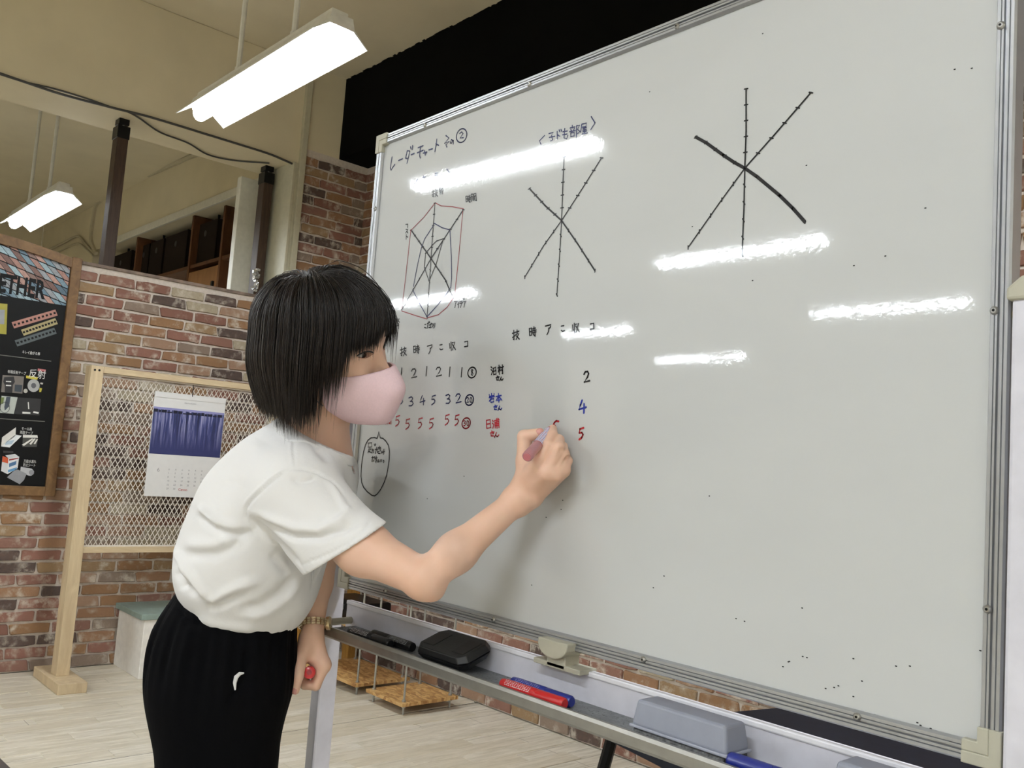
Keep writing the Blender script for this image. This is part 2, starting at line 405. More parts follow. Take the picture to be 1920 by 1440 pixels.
def cable(name, pts, r, label, m=None):
    b = MB(); P = [V(*p) for p in pts]; out = []
    for i in range(len(P) - 1):
        p0, p1, p2, p3 = P[max(i - 1, 0)], P[i], P[i + 1], P[min(i + 2, len(P) - 1)]
        for k in range(6):
            t = k / 6; out.append(.5 * ((2 * p1) + (-p0 + p2) * t + (2 * p0 - 5 * p1 + 4 * p2 - p3) * t * t + (-p0 + 3 * p1 - 3 * p2 + p3) * t ** 3))
    out.append(P[-1]); b.tube(out, r, 6); return tag(b.build(name, m or cablem, None, smooth=True), label, 'cable')
e = XL + .012
cable('cable', [on_x(*q, e) for q in ((-30, 127), (50, 155), (120, 178), (215, 203), (290, 222), (420, 262), (500, 287), (532, 300), (548, 307))], .007, 'thick grey cable running along the lower edge of the beam')
cable('cable', [on_x(*q, e) for q in ((-30, 129), (40, 152), (100, 166), (160, 184), (215, 203), (240, 210))] + [on_z(*q, ZB - .008) for q in ((262, 222), (300, 248), (352, 268), (390, 290), (440, 301), (505, 306))], .005, 'thin grey cable sagging under the beam towards the second post')
MB_c = mat('conduit_plastic', 'b3aa90', .5)
cable('conduit', [on_y(*q, YF - .012) for q in ((385, 285), (356, 294), (315, 312), (236, 347))] + [on_y(*q, YF - .012) for q in ((200, 368), (182, 382), (175, 410), (171, 450), (180, 475))], .023, 'beige plastic conduit curving down the far room wall', MB_c)
cable('conduit', [on_y(*q, YF - .02) for q in ((88, 470), (120, 455), (145, 443), (160, 458), (178, 476))], .014, 'short bent pipe above the arched poster frame', MB_c)
cable('conduit', [on_y(*q, YF - .02) for q in ((100, 478), (130, 462), (148, 457), (163, 468), (175, 480))], .010, 'thinner bent pipe below the other by the poster frame', MB_c)
sd = thing('smoke_detector', on_y(84, 408, 2.6), 'small white round detector hanging on the far room ceiling', 'detector')
Ls = WL[sd.name]; MB().lathe(Ls, (0, 0, 1), [(-.06, .02), (-.05, .07), (0, .09), (.02, .09)], 20).build('dome', whitep, sd, smooth=True)
MB().tube([Ls + V(0, 0, .02), V(Ls[0], Ls[1], ZC + .01)], .03, 10).build('stem', whitep, sd)
MB().tube([Ls + V(0, 0, -.06), Ls + V(0, 0, -.7)], .003, 6).build('pull_cord', whitep, sd)

# ------------------------------------------------------------------ shelving in the far room
shw = wood('orange_brown_board', '4a2c17', '6b4325', (3, 3, .8), 5)
sh = thing('storage_shelf', (-7.5, YF + .25, 0), 'brown timber shelving unit set into the far room alcove', 'shelf')
divs = []
for px, py, zt in ((258, 444, 0), (363, 404, 0), (422, 385, 0)):
    P = on_y(px, py, YF + .06); divs.append(P)
def xat(px, py): return on_y(px, py, YF + .06)[0]
zb_, zsh = 2.0, 2.62
X0 = -9.85
tops = [on_y(258, 444, YF + .06)[2], on_y(363, 404, YF + .06)[2], on_y(422, 385, YF + .06)[2]]
for P, zt in zip(divs, tops): MB().span((P[0] - .018, YF + .06, 0), (P[0] + .018, YF + .58, zt)).build('side_board', shw, sh, bevel=.002)
zsh = (on_y(340, 500, YF + .06)[2] + on_y(400, 485, YF + .06)[2]) / 2
xs = [X0] + [p[0] for p in divs] + [XL - .5]
for a, c in zip(xs[:-1], xs[1:]): MB().span((a + .018, YF + .07, zsh - .03), (c - .018, YF + .58, zsh)).build('shelf_board', shw, sh, bevel=.002)
dr = MB().span((divs[1][0] + .02, YF + .065, .3), (divs[2][0] - .02, YF + .09, zsh - .07)).build('door', wood('tan_door_board', '7a5430', '93683f', (2, 2, .6), 5), sh, bevel=.002)
MB().span((divs[2][0] - .1, YF + .045, zsh - .5), (divs[2][0] - .07, YF + .065, zsh - .2)).build('handle', blkmetal, dr, bevel=.003)
MB().span((divs[0][0] + .02, YF + .3, .3), (divs[1][0] - .02, YF + .32, zsh - .09)).build('back_panel', whitep, sh)
boxm = mat('dark_brown_fabric', '241c17', .9, bump=.3, scale=120, spec=.1)
BT = float(np.mean([on_y(px, py, YF + .12)[2] for px, py in ((215, 470), (311, 446), (352, 435), (361, 428), (407, 414))]))
def bin_(pxl, pxr, ptop, label, slot='141110'):
    a, c = on_y(pxl, ptop, YF + .12), on_y(pxr, ptop, YF + .12); x0, x1 = a[0], c[0]; zt = BT
    t = thing('storage_bin', ((x0 + x1) / 2, YF + .3, zsh), label, 'box', 'dark fabric bins on the far shelf')
    b = MB(); y0, y1 = YF + .12, YF + .5; th = .012
    b.span((x0, y0, zsh), (x1, y0 + th, zt)); b.span((x0, y1 - th, zsh), (x1, y1, zt)); b.span((x0, y0, zsh), (x0 + th, y1, zt)); b.span((x1 - th, y0, zsh), (x1, y1, zt)); b.span((x0, y0, zsh), (x1, y1, zsh + .012))
    b.build('body', boxm, t, bevel=.004)
    MB().lathe(((x0 + x1) / 2, y0 - .002, zt - .1), (0, 1, 0), [(0, .028), (.003, .028)], 12).build('hand_hole', mat('bin_eyelet', slot, .6), t)
    return t
bin_(211, 248, 467, 'dark fabric bin left of the first divider, far shelf')
bin_(262, 281, 460, 'dark fabric bin just right of the first shelf divider')
bin_(283, 307, 455, 'narrow dark fabric bin in the middle of the far shelf')
bin_(312, 352, 440, 'dark fabric bin with a pale tag, left of second divider', 'b8b3a6')
bin_(366, 408, 425, 'dark fabric bin between the two tallest shelf dividers')
bin_(440, 480, 420, 'dark fabric bin half hidden by the white door casing')
def clip_lamp(px, py, label):
    P = on_y(px, py, YF + .2); z0 = BT
    t = thing('clip_lamp', (P[0], P[1], z0), label, 'lamp', 'black clip lamps on the bins')
    MB().lathe((P[0], P[1], z0 + .16), (0, -.25, 1), [(-.012, .03), (0, .1), (.012, .11), (.02, .1)], 18).build('dish', blkmetal, t, smooth=True)
    MB().tube([(P[0], P[1], z0), (P[0] - .01, P[1], z0 + .07), (P[0], P[1], z0 + .15)], .012, 8).build('neck', blkmetal, t, smooth=True)
    MB().span((P[0] - .06, P[1] - .02, z0 - .01), (P[0] + .03, P[1] + .02, z0 + .02)).build('clip', blkmetal, t, bevel=.004)
clip_lamp(243, 460, 'black dish clip lamp left of the first shelf divider'); clip_lamp(309, 437, 'black dish clip lamp over the middle bins'); clip_lamp(412, 402, 'black dish clip lamp beside the tallest shelf divider')

# ------------------------------------------------------------------ framed poster on the brick wall
PX = XL + .03
ps = thing('framed_poster', (XL + .012, .7, .92), 'wooden framed black product poster with arched top on the brick wall', 'poster')
frw = wood('brown_frame_timber', '5a4028', '8a6a44', (3, 3, 3), 5)
yR, zBt, zTp = 1.452, .918, 2.195; yL = .25; fw = .05
def arch(y): t = (y - (yL + yR) / 2) / ((yR - yL) / 2); return zTp + .075 * (1 - t * t)
MB().span((XL + .012, yR - fw, zBt), (PX + .012, yR, zTp + .02)).build('frame_side', frw, ps, bevel=.003)
MB().span((XL + .012, yL, zBt), (PX + .012, yL + fw, zTp + .02)).build('frame_side', frw, ps, bevel=.003)
MB().span((XL + .012, yL + fw, zBt), (PX + .008, yR - fw, zBt + fw)).build('frame_bottom', frw, ps, bevel=.003)
ys = np.linspace(yL + fw, yR - fw, 17); b = MB()
for a, c in zip(ys[:-1], ys[1:]):
    b.prism([(XL + .012, a, arch(a) - .05), (XL + .012, c, arch(c) - .05), (XL + .012, c, arch(c)), (XL + .012, a, arch(a))], (.026, 0, 0))
b.build('frame_arch', frw, ps)
blk = mat('poster_black_print', '0b0b0c', .55, var=.1, spec=.2)
b = MB(); b.prism([(XL + .013, y, z) for y, z in [(yL + fw, zBt + fw), (yR - fw, zBt + fw)] + [(y, arch(y) - .05) for y in ys[::-1]]], (.008, 0, 0)); b.build('backing', blk, ps)
px_ = XL + .0213
def P_(px, py, o=0): p = on_x(px, py, px_ + .0005 + o); return p
zh = P_(60, 563)[2]
cols = ['6f8794', '8ea3ac', '5d7686', '9c7468', 'a98478', '6e4f45', '8b8f93', '7c6157', '96adb5', '4f6472']
hm = [mat('shingle_print_%s' % c, c, .5, var=.18, scale=25, stretch=(1, 4, 4)) for c in cols]
b = MB()
def clip(poly_, n, d):
    out = []
    for i, p in enumerate(poly_):
        q = poly_[i - 1]; a, c = p @ n - d, q @ n - d
        if (a < 0) != (c < 0): out.append(q + (p - q) * (c / (c - a)))
        if a < 0: out.append(p)
    return out
for i in range(-14, 34):
    for j in range(-16, 22):
        o = V(.9, zh + .1) + i * V(.046, -.012) * 1.0 + j * V(.043, -.052)
        q = [o + V(.5 * a, .5 * c) for a, c in ((.003, -.012), (.046, -.026), (.086, -.104), (.043, -.09))]
        o2 = o; q = [o + V(.002, -.004), o + V(.046, -.012) + V(-.004, -.001), o + V(.046, -.012) + V(.043, -.052) + V(-.002, .004), o + V(.043, -.052) + V(.004, .001)]
        for n, d in ((V(1, 0), yR - fw - .003), (V(-1, 0), -(yL + fw + .003)), (V(0, -1), -zh), (V(0, 1), arch(o[0]) - .056)):
            q = clip(q, n, d)
            if len(q) < 3: break
        if len(q) >= 3: b.face([(px_ + .0004, y, z) for y, z in q], random.randrange(len(cols)))
b.build('shingle_picture', hm, ps, label='printed diagonal shingles in faded blue and brown')
wt = mat('poster_white_print', 'd8d8d4', .5)
YD, UP = (0, 1, 0), (0, 0, 1)
text('heading', 'TOGETHER', blk, ps, V(px_ + .0012, 0, 0) * V(1, 0, 0) + V(0, P_(-75, 551)[1], P_(76, 559)[2]), YD, UP, .135, .56, bold=.0045)
def strip(p0, p1, wdt, colr, name, holes=11):
    a, c = P_(*p0), P_(*p1); d = c - a; d /= np.linalg.norm(d); n = V(0, -d[2], d[1]) * wdt / 2
    t = MB().face([a - n, c - n, c + n, a + n]).build(name, mat('print_' + colr, colr, .5), ps); h = MB()
    for i in range(holes):
        m_ = a + (c - a) * ((i + .5) / holes); h.face([m_ + V(.0004, 0, 0) + d * u * .0055 + n * v_ * .32 for u, v_ in ((-1, -1), (1, -1), (1, 1), (-1, 1))])
    h.build('slots', blk, t)
strip((24, 610), (106, 586), .034, 'a8776a', 'printed_strip'); strip((42, 624), (106, 602), .034, 'a3966a', 'printed_strip'); strip((30, 644), (104, 620), .034, '4e5658', 'printed_strip')
def poly(pts, colr, name='printed_picture', o=0):
    return MB().face([P_(*q, o) for q in pts]).build(name, mat('print_' + colr, colr, .5), ps)
poly([(-8, 568), (14, 570), (12, 627), (-8, 625)], '9c9432'); poly([(-8, 580), (9, 581), (8, 608), (-8, 607)], '8f9194', o=.0003)
def jp(body, px, py, size, colr=None, sx=1.): p = P_(px, py, .0005); return text('caption', body, colr or wt, ps, p, YD, UP, size, sx)
jp('キレイ曲がる棒', 41, 662, .019, None, .66)
for (a, c) in (((-10, 665), (96, 678)), ((-10, 785), (84, 791))):
    p, q = P_(*a), P_(*c); MB().face([p, q, q + V(0, 0, .004), p + V(0, 0, .004)]).build('divider_line', mat('print_66665f', '66665f', .5), ps)
jp('布用反射テープ', 14, 699, .019, None, .66)
poly([(5, 703), (45, 706), (42, 738), (2, 735)], '6f6862'); poly([(8, 707), (26, 706), (28, 716), (24, 722), (23, 737), (9, 736), (9, 722), (6, 716)], '1c1c1e', o=.0003)
for yy in (714, 721.5): poly([(11, yy), (21, yy + .6), (21, yy + 2.6), (11, yy + 2)], 'd8d8d4', o=.0006)
poly([(28, 721), (42, 722), (40, 735), (27, 734)], '333c44', o=.0003)
jp('反射', 53, 706, .05, None, .85); poly([(71, 691), (86, 693), (85.5, 697), (70.5, 695.5)], 'b8686a'); poly([(49, 704), (71, 707), (70, 712), (49, 709)], 'c2b440')
def disc(px, py, rpx, colr, o=0, sy=1.):
    return poly([(px + rpx * math.cos(t) * .95, py + sy * rpx * math.sin(t)) for t in np.linspace(0, 2 * math.pi, 21)[:-1]], colr, 'printed_reel', o)
disc(63, 723, 12, 'a4a4a2'); disc(63, 723, 5, '55565a', .0003); disc(48, 733, 4, 'b5b2a8')
poly([(74, 727), (79, 728), (77, 735), (73.5, 735)], 'b3a73a'); poly([(76, 717), (81, 718), (80, 721), (75.5, 720)], 'b9b6ae')
poly([(3, 742), (33, 745), (26, 776), (0, 774)], 'aeb3ac'); poly([(33, 745), (77, 748), (74, 779), (27, 776)], '202022')
poly([(12, 744), (20, 744), (17, 762), (9, 770), (8, 763)], '3a4350', o=.0003); poly([(2, 745), (8, 745), (6, 757), (1, 758)], '66733c', o=.0003)
MB().tube([P_(9 + 9 * math.cos(t), 764 + 10 * math.sin(t), .0005) for t in np.linspace(0, 2 * math.pi, 20)], .0012, 4).build('printed_picture', mat('print_44444a', '44444a', .5), ps)
for q in ([(42, 772), (57, 773), (57, 776), (42, 775.5)], [(63, 771), (73, 773), (72, 776), (62, 774)], [(52, 754), (54, 754), (55, 767), (53, 767)]): poly(q, 'd8d8d4', o=.0003)
jp('モール用', 40, 806, .019, None, .66); jp('両面テープ', 37, 813, .019, None, .66)
poly([(30, 801), (4, 820), (2, 837), (29, 817)], 'd3d1cb'); poly([(2, 837), (18, 839), (41, 817), (29, 815)], 'dfe2e3'); poly([(13, 827), (27, 825), (22, 833), (9, 834)], 'a9bccb', o=.0003)
poly([(43, 815), (70, 816), (71, 820), (69, 838), (42, 838)], '43433f'); poly([(43, 815), (70, 816), (71, 821), (43, 820.5)], 'dcdad4', o=.0003)
for q in ([(41, 834), (60, 822), (63, 823), (45, 836)], [(55, 832), (64, 822), (67, 823), (58, 834)], [(63, 832), (69, 823), (71, 824), (66, 833)]): poly(q, 'dcdad4', o=.0006)
poly([(6, 845), (25, 846), (25, 850), (6, 849)], '2c2c30'); poly([(5, 855), (15, 859), (14, 889), (2, 883)], 'cfd0d2'); poly([(5, 855), (15.5, 859), (15, 869), (4, 866)], 'c0532f', o=.0003); poly([(15, 859), (36, 856), (33, 878), (14, 889)], 'dadcde'); poly([(10, 854), (28, 851), (35, 856), (16, 859.5)], 'c9cbcd')
poly([(17, 869), (31, 864), (30, 871), (17, 876)], '4a6f96', o=.0003); poly([(15, 881), (32, 876), (31, 881), (15, 886)], '5f93bd', o=.0003); poly([(17, 861), (35, 858), (34.5, 860), (17, 864)], '8e3030', o=.0003)
jp('万能水漏れ', 44, 867, .019, None, .64); jp('防止シート', 43, 874, .019, None, .64)
poly([(39, 875), (60, 879), (64, 884), (59, 892), (54, 892), (38, 884)], 'b6b7bb'); poly([(30, 879), (50, 888), (45, 900), (37, 908), (13, 895)], '8f9094', o=.0003); disc(59, 886, 5, '8a8b90', .0003)

# ------------------------------------------------------------------ mesh display stand with a calendar
FX = -4.9
pine = wood('pale_pine', 'bba585', 'd9c6a2', (4, 4, .7), 5, .6); pinef = wood('pale_pine_rail', 'bba585', 'd9c6a2', (4, .7, 4), 5, .6)
st = thing('mesh_stand', (FX, 1.5, 0), 'pale pine stand holding a white wire mesh panel before the brick wall', 'stand')
yl, yr = 1.46, 2.52; pz = 1.615
for y0 in (yl, yr):
    MB().span((FX - .09, y0, .05), (FX, y0 + .062, pz)).build('post', pine, st, bevel=.002)
    MB().span((FX - .26, y0 - .035, 0), (FX + .17, y0 + .1, .05)).build('foot', pine, st, bevel=.003)
MB().span((FX - .028, yl + .062, pz - .032), (FX, yr, pz - .0)).build('top_rail', pinef, st, bevel=.002)
MB().span((FX - .028, yl + .062, .658), (FX, yr, .688)).build('bottom_rail', pinef, st, bevel=.002)
for q in ((FX + .0004, yl + .018, pz - .022), (FX + .0004, yl + .04, pz - .021)): MB().lathe(q, (1, 0, 0), [(0, .006), (.0006, .006)], 8).build('ink_mark', blk, st)
wire = mat('white_wire', 'e6e0d6', .4)
b = MB(); cw, ch = .0262, .0475; x = FX - .034; hw = .0016
ny = int((yr - yl - .062) / cw); nz = int((pz - .688 - .03) / ch)
for j in range(nz * 2 + 1):
    for i in range(ny):
        z0 = .688 + j * ch / 2; y0 = yl + .062 + i * cw + (cw / 2 if j % 2 else 0); z1 = z0 + ch / 2
        for s in (-1, 1):
            y1 = y0 + s * cw / 2
            if y1 < yl + .06 or y1 > yr: continue
            b.prism([(x, y0 - hw, z0), (x, y0 + hw, z0), (x, y1 + hw, z1), (x, y1 - hw, z1)], (.003, 0, 0))
b.build('wire_mesh', wire, st, kind='stuff')
for z_ in (.686, pz - .04): MB().span((x - .002, yl + .062, z_), (x + .006, yr, z_ + .008)).build('mesh_edge', wire, st)
CX = FX - .02
cal = thing('wall_calendar', on_x(350, 742, CX), 'calendar with a blue waterfall picture hanging on the wire mesh', 'calendar')
paper = mat('calendar_paper', 'd9d8d6', .6, var=.02)
def C_(px, py, o=0): return on_x(px, py, CX + o)
tl_, br_ = C_(291, 733), C_(270, 930); y0, y1, z0, z1 = tl_[1] - .0, C_(424, 747)[1], br_[2], tl_[2]
MB().span((CX - .004, y0, z0), (CX, y1, z1)).build('sheet', paper, cal)
MB().span((CX - .005, y0, z1 - .03), (CX + .002, y1, z1)).build('header_strip', paper, cal)
N = NT('waterfall_print'); v = N.coords((1, 22, 1.2)); f = N.noise(v, 3, 5, .6, .6); v2 = N.coords(); sep = N.n('ShaderNodeSeparateXYZ'); N.l(v2, sep.inputs[0])
g = N.n('ShaderNodeMapRange'); N.l(sep.outputs[2], g.inputs[0]); g.inputs[1].default_value = -.30; g.inputs[2].default_value = -.1
c = N.mix(g.outputs[0], '2b3160', N.ramp(f, [(.38, '1c2240'), (.5, '39437a'), (.62, 'a9a9cc')])); N.set(c, .5)
zp0, zp1 = C_(279, 850)[2], C_(290, 762)[2]
MB().span((CX, y0 + .002, zp0), (CX + .0006, y1 - .002, zp1)).build('waterfall_picture', N.m, cal, label='printed blue waterfall')
MB().span((CX + .0006, y0 + .002, zp1 - .012), (CX + .001, y1 - .002, zp1)).build('picture_sky', mat('print_8c8cbc', '8c8cbc', .5), cal)
b = MB(); yy = y0 + .004
while yy < y1 - .02: wd = random.uniform(.008, .03); hh = random.uniform(.004, .016); b.span((CX + .0006, yy, zp1 - .028), (CX + .0011, yy + wd, zp1 - .02 + hh - .006)); yy += wd + random.uniform(0, .006)
b.build('picture_treeline', mat('print_14182c', '14182c', .5), cal)
gr = mat('calendar_ink', '8d8d90', .6)
text('month', '6', gr, cal, C_(294, 884, .0008), YD, UP, .03)
n = 0
for r in range(6):
    for c_ in range(7):
        if r == 0 or n < 30:
            if r: n += 1
            q = V(CX + .0008, y0 + .115 + c_ * .037, C_(310, 884)[2] - .021 * (r - 1) - .012)
            if c_ < 6: text('date', ('日月火水木金土'[c_] if r == 0 else str(n)), gr, cal, q, YD, UP, .013 if r else .009)
text('maker_mark', 'Canon', mat('red_ink', 'b23a3c', .6), cal, V(CX + .0008, (y0 + y1) / 2 - .02, z0 + .035), YD, UP, .019)
text('title_line', 'PHOTOGRAPHY', gr, cal, V(CX + .0022, (y0 + y1) / 2 - .035, z1 - .052), YD, UP, .009)
MB().tube([C_(361, 744, .004), C_(361, 736, .006), C_(363, 728, 0), C_(362, 722, -.01)], .0022, 6).build('hook', blkmetal, cal)

# ------------------------------------------------------------------ low box seat, rod racks, dark table, table corner
bx = thing('box_stool', (-5.05, 2.05, 0), 'white box seat with a sage green lid by the brick wall', 'stool')
MB().span((-5.262, 1.86, 0), (-4.875, 2.45, .308)).build('box', mat('white_board', 'ece9e2', .5), bx, bevel=.003)
MB().span((-5.268, 1.84, .308), (-4.865, 2.47, .338)).build('lid', mat('sage_green_paint', '8a9c93', .5, var=.1), bx, bevel=.003)
N = NT('strand_board'); v = N.coords((9, 9, 9)); vo = N.n('ShaderNodeTexVoronoi'); vo.inputs['Scale'].default_value = 3.5; mp = N.n('ShaderNodeMapping'); mp.inputs['Scale'].default_value = (1, 2.4, 1); N.l(v, mp.inputs[0]); N.l(mp.outputs[0], vo.inputs[0])
sx_ = N.n('ShaderNodeSeparateColor'); N.l(vo.outputs['Color'], sx_.inputs[0]); N.set(N.ramp(sx_.outputs[0], [(0, '94693a'), (.5, 'b98f58'), (1, 'd2ad74')]), .5); OSB = N.m
rodm = mat('zinc_rod', 'a9aaa6', .35, .8)
def rack(x0, x1, y0, y1, zt, label, shelf):
    t = thing('rod_rack', ((x0 + x1) / 2, (y0 + y1) / 2, 0), label, 'rack', None)
    MB().span((x0, y0, .045), (x1, y1, .062)).build('base_board', OSB, t, bevel=.001)
    for z in shelf: MB().span((x0, y0, z), (x1, y1, z + .018)).build('shelf_board', OSB, t, bevel=.001)
    for px in (x0 + .03, x1 - .03):
        for py in (y0 + .03, y1 - .03):
            MB().tube([(px, py, 0), (px, py, zt)], .0055, 8).build('rod', rodm, t, smooth=True)
            for z in [.062, .04] + [s + .018 for s in shelf]: MB().tube([(px, py, z - .006), (px, py, z + .008)], .011, 6).build('nut', rodm, t)
    return t
rack(-4.00, -3.675, 2.70, 3.05, 1.35, 'strand board rack on zinc rods standing nearer the whiteboard', [1.33])
rack(-4.64, -4.10, 2.70, 3.05, 1.3, 'strand board rack on zinc rods in the room corner', [.335, 1.28])
up = thing('timber_upright', (-4.08, 3.12, 0), 'knotty orange timber upright leaning at the brick wall corner', 'board')
q0 = on_y(652, 1250, 3.12); MB().span((q0[0] - .035, 3.09, 0), (q0[0] + .035, 3.15, .9)).build('board', wood('knotty_orange', '7f5722', 'b3843d', (5, 5, 1), 6), up, bevel=.002)
q0 = on_y(561, 1200, 2.76); ub = thing('wood_panel', (q0[0], 2.76, 0), 'raw edged orange wood panel standing behind the trousers', 'board')
MB().span((q0[0] - .2, 2.74, 0), (q0[0] + .015, 2.78, .62)).build('panel', wood('knotty_orange', '7f5722', 'b3843d', (5, 5, 1), 6), ub, bevel=.004)
q0 = on_y(606, 1122, 2.86); dk = thing('black_case', (-4.45, 2.85, .353), 'black case lying on the corner rack shelf', 'box')
zc_ = .455; MB().span((-4.57, 2.76, .353), (-4.20, 2.96, zc_)).build('shell', blkmetal, dk, bevel=.012); MB().span((-4.43, 2.745, .40), (-4.37, 2.762, .43)).build('latch', rodm, dk, bevel=.003)
cn = thing('paper_cone', (-4.55, 2.85, zc_), 'beige paper tube leaning above the black case', 'tube')
MB().tube([on_z(611, 1106, zc_ + .012), on_y(624, 1052, 2.8)], [.017, .024], 14).build('tube_body', mat('kraft_paper', 'b0a486', .7), cn, smooth=True)
navy = mat('navy_black_laminate', '1c202b', .6, var=.15, spec=.2)
tb = thing('folding_table', (-1.0, 2.2, 0), 'dark navy table with black splayed legs behind the whiteboard tray', 'table')
A_, B_ = on_z(1453, 1327, .62), on_z(1121, 1357, .62); d1 = B_ - A_; d1 /= np.linalg.norm(d1); d2 = V(-d1[1], d1[0], 0); 
if d2[0] < 0: d2 = -d2
A_ = A_ - d1 * .55; Cn = [A_, A_ + d2 * 1.0, B_ + d2 * 1.0, B_]
MB().prism([c_ - V(0, 0, .028) for c_ in Cn], (0, 0, .028)).build('top', navy, tb, bevel=.003)
for (px, py, qx, qy) in ((1150, 1375, 1129, 1450), (1254, 1400, 1250, 1450)):
    a = on_z(px, py, .59); c_ = on_y(qx, qy, a[1] - .03); e_ = a + (c_ - a) * (.59 / (.59 - c_[2]))
    MB().tube([a, e_], .016, 8).build('leg', blkmetal, tb, smooth=True)
for i in (1, 2): MB().tube([Cn[i] * .9 + (A_ + d2 * .5 + d1 * .3) * .1 - V(0, 0, .028), V(Cn[i][0], Cn[i][1], 0)], .016, 8).build('leg', blkmetal, tb, smooth=True)
# table corner at the bottom left
a = on_z(0, 1419, .7); c_ = on_z(23, 1441, .7)
ct = thing('dark_table', (a[0], a[1] - .4, 0), 'dark brown table whose corner shows at the bottom left', 'table')
dm = wood('dark_brown_laminate', '30241f', '43342c', (1, 1, 1)); n_ = V(-(c_ - a)[1], (c_ - a)[0], 0); n_ /= np.linalg.norm(n_); u_ = (c_ - a) / np.linalg.norm(c_ - a)
if n_ @ (V(0, 0, 0) - a) < 0: n_ = -n_
pts = [a - u_ * .35, c_ + u_ * .3]; poly_ = [pts[0], pts[1], pts[1] + n_ * .35, pts[0] + n_ * .35]
MB().prism([p - V(0, 0, .03) for p in poly_], (0, 0, .03)).build('top', dm, ct, bevel=.003)
for p in poly_: m_ = p * .9 + np.mean(poly_, 0) * .1; MB().span((m_[0] - .018, m_[1] - .018, 0), (m_[0] + .018, m_[1] + .018, .67)).build('leg', blkmetal, ct)
# ------------------------------------------------------------------ whiteboard on its stand
WY = .97                                   # writing surface
x0, x1, z0, z1 = -1.553, -.341, .994, 1.902
alu = mat('brushed_aluminium', 'aeb0b3', .33, .75, var=.05, scale=40, stretch=(1, 1, 1))
alud = mat('tray_aluminium', '96948e', .38, .7, var=.08, scale=40)
cream = mat('cream_plastic', 'aca998', .5)
wpl = mat('white_lacquer', 'cbcad2', .35)
steel = mat('steel', 'a8a8a6', .3, .9)
W = thing('whiteboard', (-.95, WY, 0), 'white marker board in an aluminium frame on a white stand, radar charts drawn on it', 'whiteboard')
N = NT('board_enamel'); v = N.coords()
sm = N.noise(N.coords((1, 1, 3)), 2.2, 3); fx = N.noise(v, 130, 2, .5)
N.set(N.mix(N.math('MULTIPLY', N.ramp(sm, [(.45, (0, 0, 0)), (.75, (1, 1, 1))]), .35), 'babcbb', 'b0b2b2'), .5, 0, .3, 1.0, .045)
N.b.inputs['Coat IOR'].default_value = 1.5
bp_ = N.n('ShaderNodeBump'); bp_.inputs['Strength'].default_value = .03; bp_.inputs['Distance'].default_value = .002
N.l(N.noise(v, 9, 2), bp_.inputs['Height']); b2_ = N.n('ShaderNodeBump'); b2_.inputs['Strength'].default_value = .05; b2_.inputs['Distance'].default_value = .0006
N.l(fx, b2_.inputs['Height']); N.l(bp_.outputs[0], b2_.inputs['Normal']); N.l(b2_.outputs[0], N.b.inputs['Coat Normal'])
MB().span((x0 + .012, WY, z0 + .012), (x1 - .012, WY + .012, z1 - .012)).build('panel', N.m, W)
PR = [(0, .018), (0, -.004), (.002, -.0065), (.0052, -.0065), (.0059, -.0048), (.0066, -.0065), (.0092, -.0065), (.0100, -.0028), (.0112, -.0028), (.0119, -.0065), (.0140, -.0065), (.0146, -.0050), (.0152, -.0065), (.0185, -.0065), (.0205, -.002), (.0205, .018)]
def rail(a, ax, inw, L):
    b = MB(); a = V(*a); inw = V(*inw)
    b.prism([a + inw * t + V(0, WY + y, 0) for t, y in PR], V(*ax) * L); return b
rail((x0, 0, z1), (1, 0, 0), (0, 0, -1), x1 - x0).build('frame_rail', alu, W)
rail((x0, 0, z0), (1, 0, 0), (0, 0, 1), x1 - x0).build('frame_rail', alu, W)
rail((x0, 0, z0), (0, 0, 1), (1, 0, 0), z1 - z0).build('frame_stile', alu, W)
rail((x1, 0, z0), (0, 0, 1), (-1, 0, 0), z1 - z0).build('frame_stile', alu, W)
for cx, sx in ((x0, 1), (x1, -1)):
    for cz, sz in ((z0, 1), (z1, -1)):
        L = .036; b = MB(); o = .0015
        for t0, t1, yf in ((-o, .0105, -.0092), (.0105, .0215, -.0086)):
            P = [(t0, t0), (L, t0), (L, t1), (t1, t1), (t1, L), (t0, L)]
            P = [(cx + sx * u, WY + yf, cz + sz * w_) for u, w_ in P]
            b.prism(P if sx * sz > 0 else P[::-1], (0, .028, 0))
        b.build('corner_cap', cream, W, bevel=.0012)
def screw(x, z):
    o = MB().lathe((x, WY - .0065, z), (0, -1, 0), [(0, .0046), (.0016, .0042), (.003, .0026)], 14).build('screw', steel, W, smooth=True)
    MB().lathe((x, WY - .0096, z), (0, -1, 0), [(0, .0014), (.0003, .0014)], 8).build('socket', blkmetal, o)
for px, py in ((1882, 47), (1871, 582), (1858, 1143)): screw(x1 - .0148, on_y(px, py, WY - .006)[2])
for px, py in ((1270, 52), (993, 160), (797, 240)): screw(on_y(px, py, WY - .006)[0], z1 - .0148)
for px, py in ((1608, 1341), (1207, 1235), (926, 1159), (723, 1104)): screw(on_y(px, py, WY - .006)[0], z0 + .0148)
for px, py in ((713, 389), (661, 935)): screw(x0 + .0148, on_y(px, py, WY - .006)[2])
